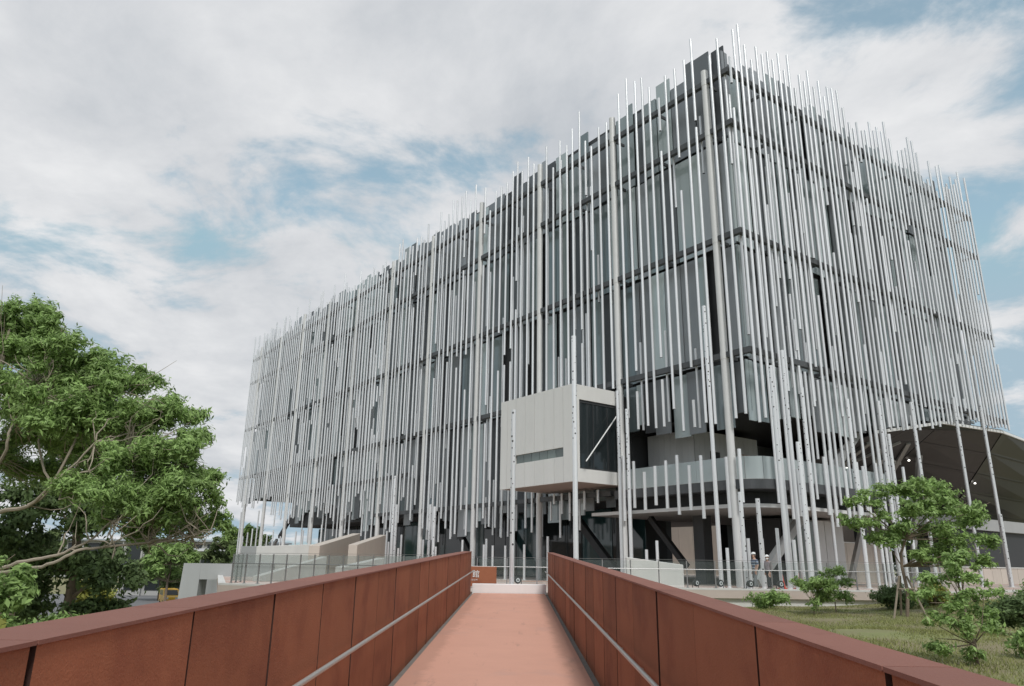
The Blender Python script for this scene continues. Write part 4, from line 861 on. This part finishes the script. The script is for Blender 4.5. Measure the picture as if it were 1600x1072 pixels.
# young trees and shrubs on the bank
g1 = gz(7.95, 13.5)
YP = [(7.75, 13.5, 0.95, .34), (7.45, 13.6, 0.7, .38), (8.0, 13.4, 0.75, .38), (7.2, 13.5, 0.5, .28), (8.3, 13.6, 0.5, .34), (7.7, 13.3, 0.4, .40), (7.35, 13.4, 0.12, .34), (8.2, 13.6, 0.18, .34), (7.7, 13.3, -0.02, .36), (7.3, 13.5, -0.34, .30), (7.75, 13.4, -0.45, .27), (8.3, 13.5, -0.08, .28), (7.9, 13.5, 1.12, .22)]
small_tree('young_tree', 'feathery young tree on the bank just beyond the right parapet', (7.95, 13.5, g1 - 0.02), YP, [(7.95, 13.5, g1 - 0.02), (7.93, 13.5, -0.3), (7.85, 13.5, 0.3), (7.8, 13.5, 1.0)], 0.035, 'leaf', 2700, 0.034, seed=8)
SH = [(9.7, 29.6, 0.8, 0.62, 'leaf', 'rounded shrub against the plinth below the two walkers'), (10.6, 27.2, 0.85, 1.3, 'leaf', 'loose green shrub right of the dark gap under the terrace'), (11.7, 28.0, 0.62, 1.75, 'leaf', 'tall thin shrub rising above the terrace kerb'),
      (14.6, 29.3, 1.0, 0.75, 'leaf_deep', 'clipped low shrub behind the tree stakes'), (16.0, 29.3, 0.95, 0.72, 'leaf_yellow', 'yellowish low shrub right of the tree stakes'), (18.6, 27.4, 0.8, 0.95, 'leaf', 'pale bush at the foot of the far right poles'), (20.3, 29.0, 0.8, 0.9, 'leaf_yellow', 'small yellow-green bush beyond the pale bush'),
      (12.7, 19.5, 0.9, 1.05, 'leaf_deep', 'blue-green bush at the right edge of the picture, farther one'), (9.75, 14.6, 0.5, 0.55, 'leaf', 'small bush low at the right edge of the picture, nearer one')]
for i, (x, y, r_, h, lf, lab) in enumerate(SH):
    rg = np.random.default_rng(100 + i); z0 = gz(x, y)
    pads = pads_in(rg, (x, y, z0 + h * 0.55), (r_ * 0.6, r_ * 0.5, h * 0.3), 10, r_ * 0.42, r_ * 0.62)
    small_tree('shrub', lab, (x, y, z0 - 0.05), pads, [(x, y, z0 - 0.05), (x, y, z0 + h * 0.3), (x, y, z0 + h * 0.7)], 0.025, lf, 1500, 0.042, 'shrub', 'shrubs on the bank', 0.75, 100 + i)
# left-hand shrubs and trees on the lower ground
LS = [(-9.4, 13.6, 0.55, 1.25, 'leaf', 'bright green bush top beside the left parapet, under the bare limbs'), (-9.9, 15.8, 0.1, 1.3, 'leaf', 'loose leafy bush left of the parapet, second from the picture edge'), (-7.9, 15.2, -0.45, 0.75, 'leaf', 'pale green bush between the parapet and the white car'), (-7.0, 17.5, -0.75, 0.6, 'leaf_yellow', 'yellow-green bush top right of the pale green bush'), (-10.9, 12.6, -0.3, 0.9, 'leaf_deep', 'dark bush at the left picture edge above the parapet'), (-8.3, 12.4, -0.2, 0.6, 'leaf_yellow', 'dry yellowish bush low against the left parapet')]
for i, (x, y, zt, r_, lf, lab) in enumerate(LS):
    rg = np.random.default_rng(200 + i); z0 = gz(x, y)
    pads = pads_in(rg, (x, y, zt - r_ * 0.5), (r_ * 0.65, r_ * 0.6, r_ * 0.7), 11, r_ * 0.3, r_ * 0.5) + pads_in(rg, (x, y, (zt + z0) / 2), (r_ * 0.4, r_ * 0.4, 0.8), 4, r_ * 0.3, r_ * 0.45)
    small_tree('bush', lab, (x, y, z0 - 0.05), pads, [(x, y, z0 - 0.05), (x, y, (z0 + zt) / 2), (x, y, zt - 0.3)], 0.05, lf, 1700, 0.06, 'bush', 'bushes left of the bridge', 0.8, 200 + i)
FT = [(-58, 92, 4.0, 3.6, 'leaf_far', 'round tree on the far side of the yard, leftmost of the row'), (-50, 112, 3.5, 4.2, 'leaf_far', 'broad far tree behind the white car'), (-42, 96, 2.4, 3.0, 'leaf', 'mid green far tree beside the low grey building'), (-44, 125, 4.6, 4.6, 'leaf_far', 'broad far tree behind the yellow van'), (-36.5, 108, 5.2, 3.2, 'leaf', 'bright far tree touching the left end of the museum'), (-58, 130, 5.0, 5, 'leaf_deep', 'dark far tree behind the leftmost round tree'), (-31, 150, 5.0, 4.0, 'leaf_far', 'far tree seen through the open left end of the museum'), (-24, 160, 5.0, 4.0, 'leaf_far', 'second far tree seen through the open left end of the museum'), (-33.0, 62, -1.0, 1.5, 'leaf_yellow', 'small yellow-green tree in the yard before the van')]
for i, (x, y, zt, r_, lf, lab) in enumerate(FT):
    rg = np.random.default_rng(300 + i); z0 = -4.9
    pads = pads_in(rg, (x, y, zt - r_ * 0.8), (r_ * 0.8, r_ * 0.6, r_ * 0.7), 13, r_ * 0.35, r_ * 0.55)
    small_tree('far_tree', lab, (x, y, z0), pads, [(x, y, z0), (x, y, (z0 + zt) / 2 - 0.5), (x, y, zt - r_ * 0.7)], 0.2, lf, 180, 0.26, 'tree', 'trees beyond the yard', 0.8, 300 + i)
hd_ = [(-66 + i * 3.0, 58 + i * 0.65, -4.1) for i in range(13)]
hrg = np.random.default_rng(9)
hr_ = thing('hedge', 'low clipped hedge in front of the car park', 'hedge', (-48, 61.5, -4.9))
V_, F_ = leaf_cloud(hrg, [(x, y, z, 1.5) for x, y, z in hd_], 260, 0.14, 0.6, 0.3); link('foliage', tri_mesh('foliage', V_ - np.array((-48, 61.5, -4.9)), F_, 'leaf'), hr_)

# ================================================================== FAR SETTING ON THE LEFT AND RIGHT
def vehicle(name, lab, cat, loc, rz, L_, Wd, H_, paint_, van):
    r = thing(name, lab, cat, loc, rz); hl = L_ / 2; hw = Wd / 2
    prof = [(-hl, 0.35), (-hl, H_ * 0.55), (-hl * 0.93, H_ * 0.92), (-hl * 0.85, H_), (hl * 0.42, H_), (hl * 0.72, H_ * 0.60), (hl * 0.97, H_ * 0.52), (hl, H_ * 0.42), (hl, 0.35)] if van else [(-hl, 0.35), (-hl, H_ * 0.60), (-hl * 0.78, H_ * 0.66), (-hl * 0.52, H_), (hl * 0.12, H_), (hl * 0.45, H_ * 0.66), (hl * 0.95, H_ * 0.56), (hl, H_ * 0.42), (hl, 0.35)]
    n_ = len(prof); k = MB(); k.add([(x, -hw, z) for x, z in prof] + [(x, hw, z) for x, z in prof], [tuple(range(n_)), tuple(reversed(range(n_, 2 * n_)))] + [(i, n_ + i, n_ + (i + 1) % n_, (i + 1) % n_) for i in range(n_)])
    o = obj('body', k, paint_, r); bevel(o, 0.08, 3)
    for s in (-1, 1):
        for (a, b_) in ((-0.78, -0.45), (-0.42, -0.08), (-0.05, 0.36)) if van else ((-0.5, -0.17), (-0.13, 0.2)):
            obj('window', MB().box((a * hl, s * hw - 0.015, H_ * 0.62), (b_ * hl, s * hw + 0.015, H_ * 0.92)), 'dark_glass', r)
        for x in (-0.62, 0.62):
            wl = MB(); wl.tube([(x * hl, s * (hw - 0.2), 0.33), (x * hl, s * (hw + 0.02), 0.33)], 0.33, 16); ww_ = obj('wheel', wl, 'tyre', r)
            rm_ = MB(); rm_.tube([(x * hl, s * (hw + 0.02), 0.33), (x * hl, s * (hw + 0.035), 0.33)], 0.2, 12); obj('rim', rm_, 'stainless', ww_)
        obj('headlight', MB().box((hl - 0.03, s * hw * 0.65 - 0.18, H_ * 0.40), (hl + 0.03, s * hw * 0.65 + 0.18, H_ * 0.50)), 'lens', r)
    xa, za, xb, zb = (hl * 0.44, H_ * 0.96, hl * 0.70, H_ * 0.63) if van else (hl * 0.15, H_ * 0.96, hl * 0.42, H_ * 0.69)
    obj('windscreen', MB().add([(xa + 0.02, -hw * 0.86, za), (xa + 0.02, hw * 0.86, za), (xb + 0.03, hw * 0.9, zb), (xb + 0.03, -hw * 0.9, zb), (xa - 0.05, -hw * 0.86, za - 0.02), (xa - 0.05, hw * 0.86, za - 0.02), (xb - 0.05, hw * 0.9, zb - 0.02), (xb - 0.05, -hw * 0.9, zb - 0.02)], [(0, 1, 2, 3), (7, 6, 5, 4), (0, 4, 5, 1), (1, 5, 6, 2), (2, 6, 7, 3), (3, 7, 4, 0)]), 'dark_glass', r)
    obj('bumper', MB().box((hl - 0.05, -hw * 0.96, 0.38), (hl + 0.09, hw * 0.96, 0.62)), 'black_metal', r)
    return r
vehicle('parked_van', 'yellow van parked in the yard left of the concrete portal', 'van', (-44.2, 102, -4.76), R(-58), 4.6, 1.8, 2.0, 'yellow_paint', True)
vehicle('parked_car', 'white car parked in the yard behind the hedge', 'car', (-46.5, 90, -4.76), R(-150), 4.4, 1.8, 1.45, 'car_white', False)
vehicle('parked_car', 'white car half hidden behind the yellow van', 'car', (-42.5, 108, -4.76), R(-60), 4.4, 1.8, 1.5, 'car_white', False)
vehicle('parked_car', 'pale car under the trees at the left end of the yard', 'car', (-58, 84, -4.76), R(-160), 4.4, 1.8, 1.45, 'car_white', False)

def far_house(name, lab, loc, rz, L_, D_, H_, wall_, roof_, nwin, slope=0.0):
    r = thing(name, lab, 'building', loc, rz)
    obj('wall', MB().box((-L_ / 2, 0, 0), (L_ / 2, D_, H_)), wall_, r)
    k = MB(); k.add([(-L_ / 2 - .8, -1.2, H_), (L_ / 2 + .8, -1.2, H_ + slope), (L_ / 2 + .8, D_ + .8, H_ + slope), (-L_ / 2 - .8, D_ + .8, H_), (-L_ / 2 - .8, -1.2, H_ + .5), (L_ / 2 + .8, -1.2, H_ + .5 + slope), (L_ / 2 + .8, D_ + .8, H_ + .5 + slope), (-L_ / 2 - .8, D_ + .8, H_ + .5)], [(3, 2, 1, 0), (4, 5, 6, 7), (0, 1, 5, 4), (1, 2, 6, 5), (2, 3, 7, 6), (3, 0, 4, 7)]); obj('roof', k, roof_, r)
    for i in range(nwin):
        x = -L_ / 2 + (i + 0.5) * L_ / nwin; wn = obj('window', MB().box((x - L_ / nwin * 0.36, -0.05, 0.8), (x + L_ / nwin * 0.36, 0.05, H_ - 0.7)), 'core', r)
        obj('pane', MB().box((x - L_ / nwin * 0.32, -0.08, 0.95), (x + L_ / nwin * 0.32, -0.055, H_ - 0.85)), 'dark_glass', wn)
    for i in range(nwin + 1):
        x = -L_ / 2 + i * L_ / nwin; obj('column', MB().box((x - 0.12, -0.9, 0), (x + 0.12, -0.66, H_)), 'far_wall', r)
    return r
far_house('pavilion', 'low grey pavilion with dark windows beyond the yellow van', (-50, 128, -4.8), R(6), 26, 10, 4.6, 'far_wall', 'far_roof', 8)
far_house('pavilion', 'long pavilion with white roof seen above the concrete portal', (-44, 150, -4.8), R(4), 40, 14, 7.2, 'far_wall', 'far_roof_white', 10, 0.6)
far_house('warehouse', 'pale distant building seen through the open left end of the museum', (-42, 235, -4.8), R(2), 60, 20, 9.5, 'far_wall', 'far_roof_white', 12)
far_house('warehouse', 'distant flat building behind the trees at the left edge', (-120, 240, -4.8), R(-4), 90, 20, 11, 'far_wall', 'far_roof', 14)
# right: low beige court walls beyond the poles
for i, (x0, y0, x1, y1, h, lab) in enumerate(((20.0, 50, 27.0, 56, 2.6, 'low beige court wall behind the staked tree'), (28.5, 52, 40, 60, 1.1, 'long beige court wall behind the far right poles'), (40, 47, 48, 52, 1.0, 'low beige court wall at the right picture edge'))):
    r = thing('court_wall', lab, 'wall', (x0, y0, 0)); L_ = math.hypot(x1 - x0, y1 - y0); n_ = int(L_ / 1.3); ux, uy = (x1 - x0) / L_, (y1 - y0) / L_
    for kx in range(n_):
        a = kx * L_ / n_ + 0.02; b_ = (kx + 1) * L_ / n_ - 0.02
        obj('wall_slab', MB().bar((ux * a, uy * a, h / 2), (ux * b_, uy * b_, h / 2), 0.25, h), 'beige', r)
    obj('coping', MB().bar((0, 0, h + 0.04), (x1 - x0, y1 - y0, h + 0.04), 0.34, 0.078), 'concrete_light', r)
HG = [(33 + i * 1.7, 66 + i * 0.7, 1.6) for i in range(9)]
hr_ = thing('hedge', 'tall hedge behind the beige court walls', 'hedge', (39, 68.5, 0))
V_, F_ = leaf_cloud(hrg, [(x, y, z, 1.7) for x, y, z in HG], 260, 0.16, 0.9, 0.3); link('foliage', tri_mesh('foliage', V_ - np.array((39, 68.5, 0)), F_, 'leaf_far'), hr_)
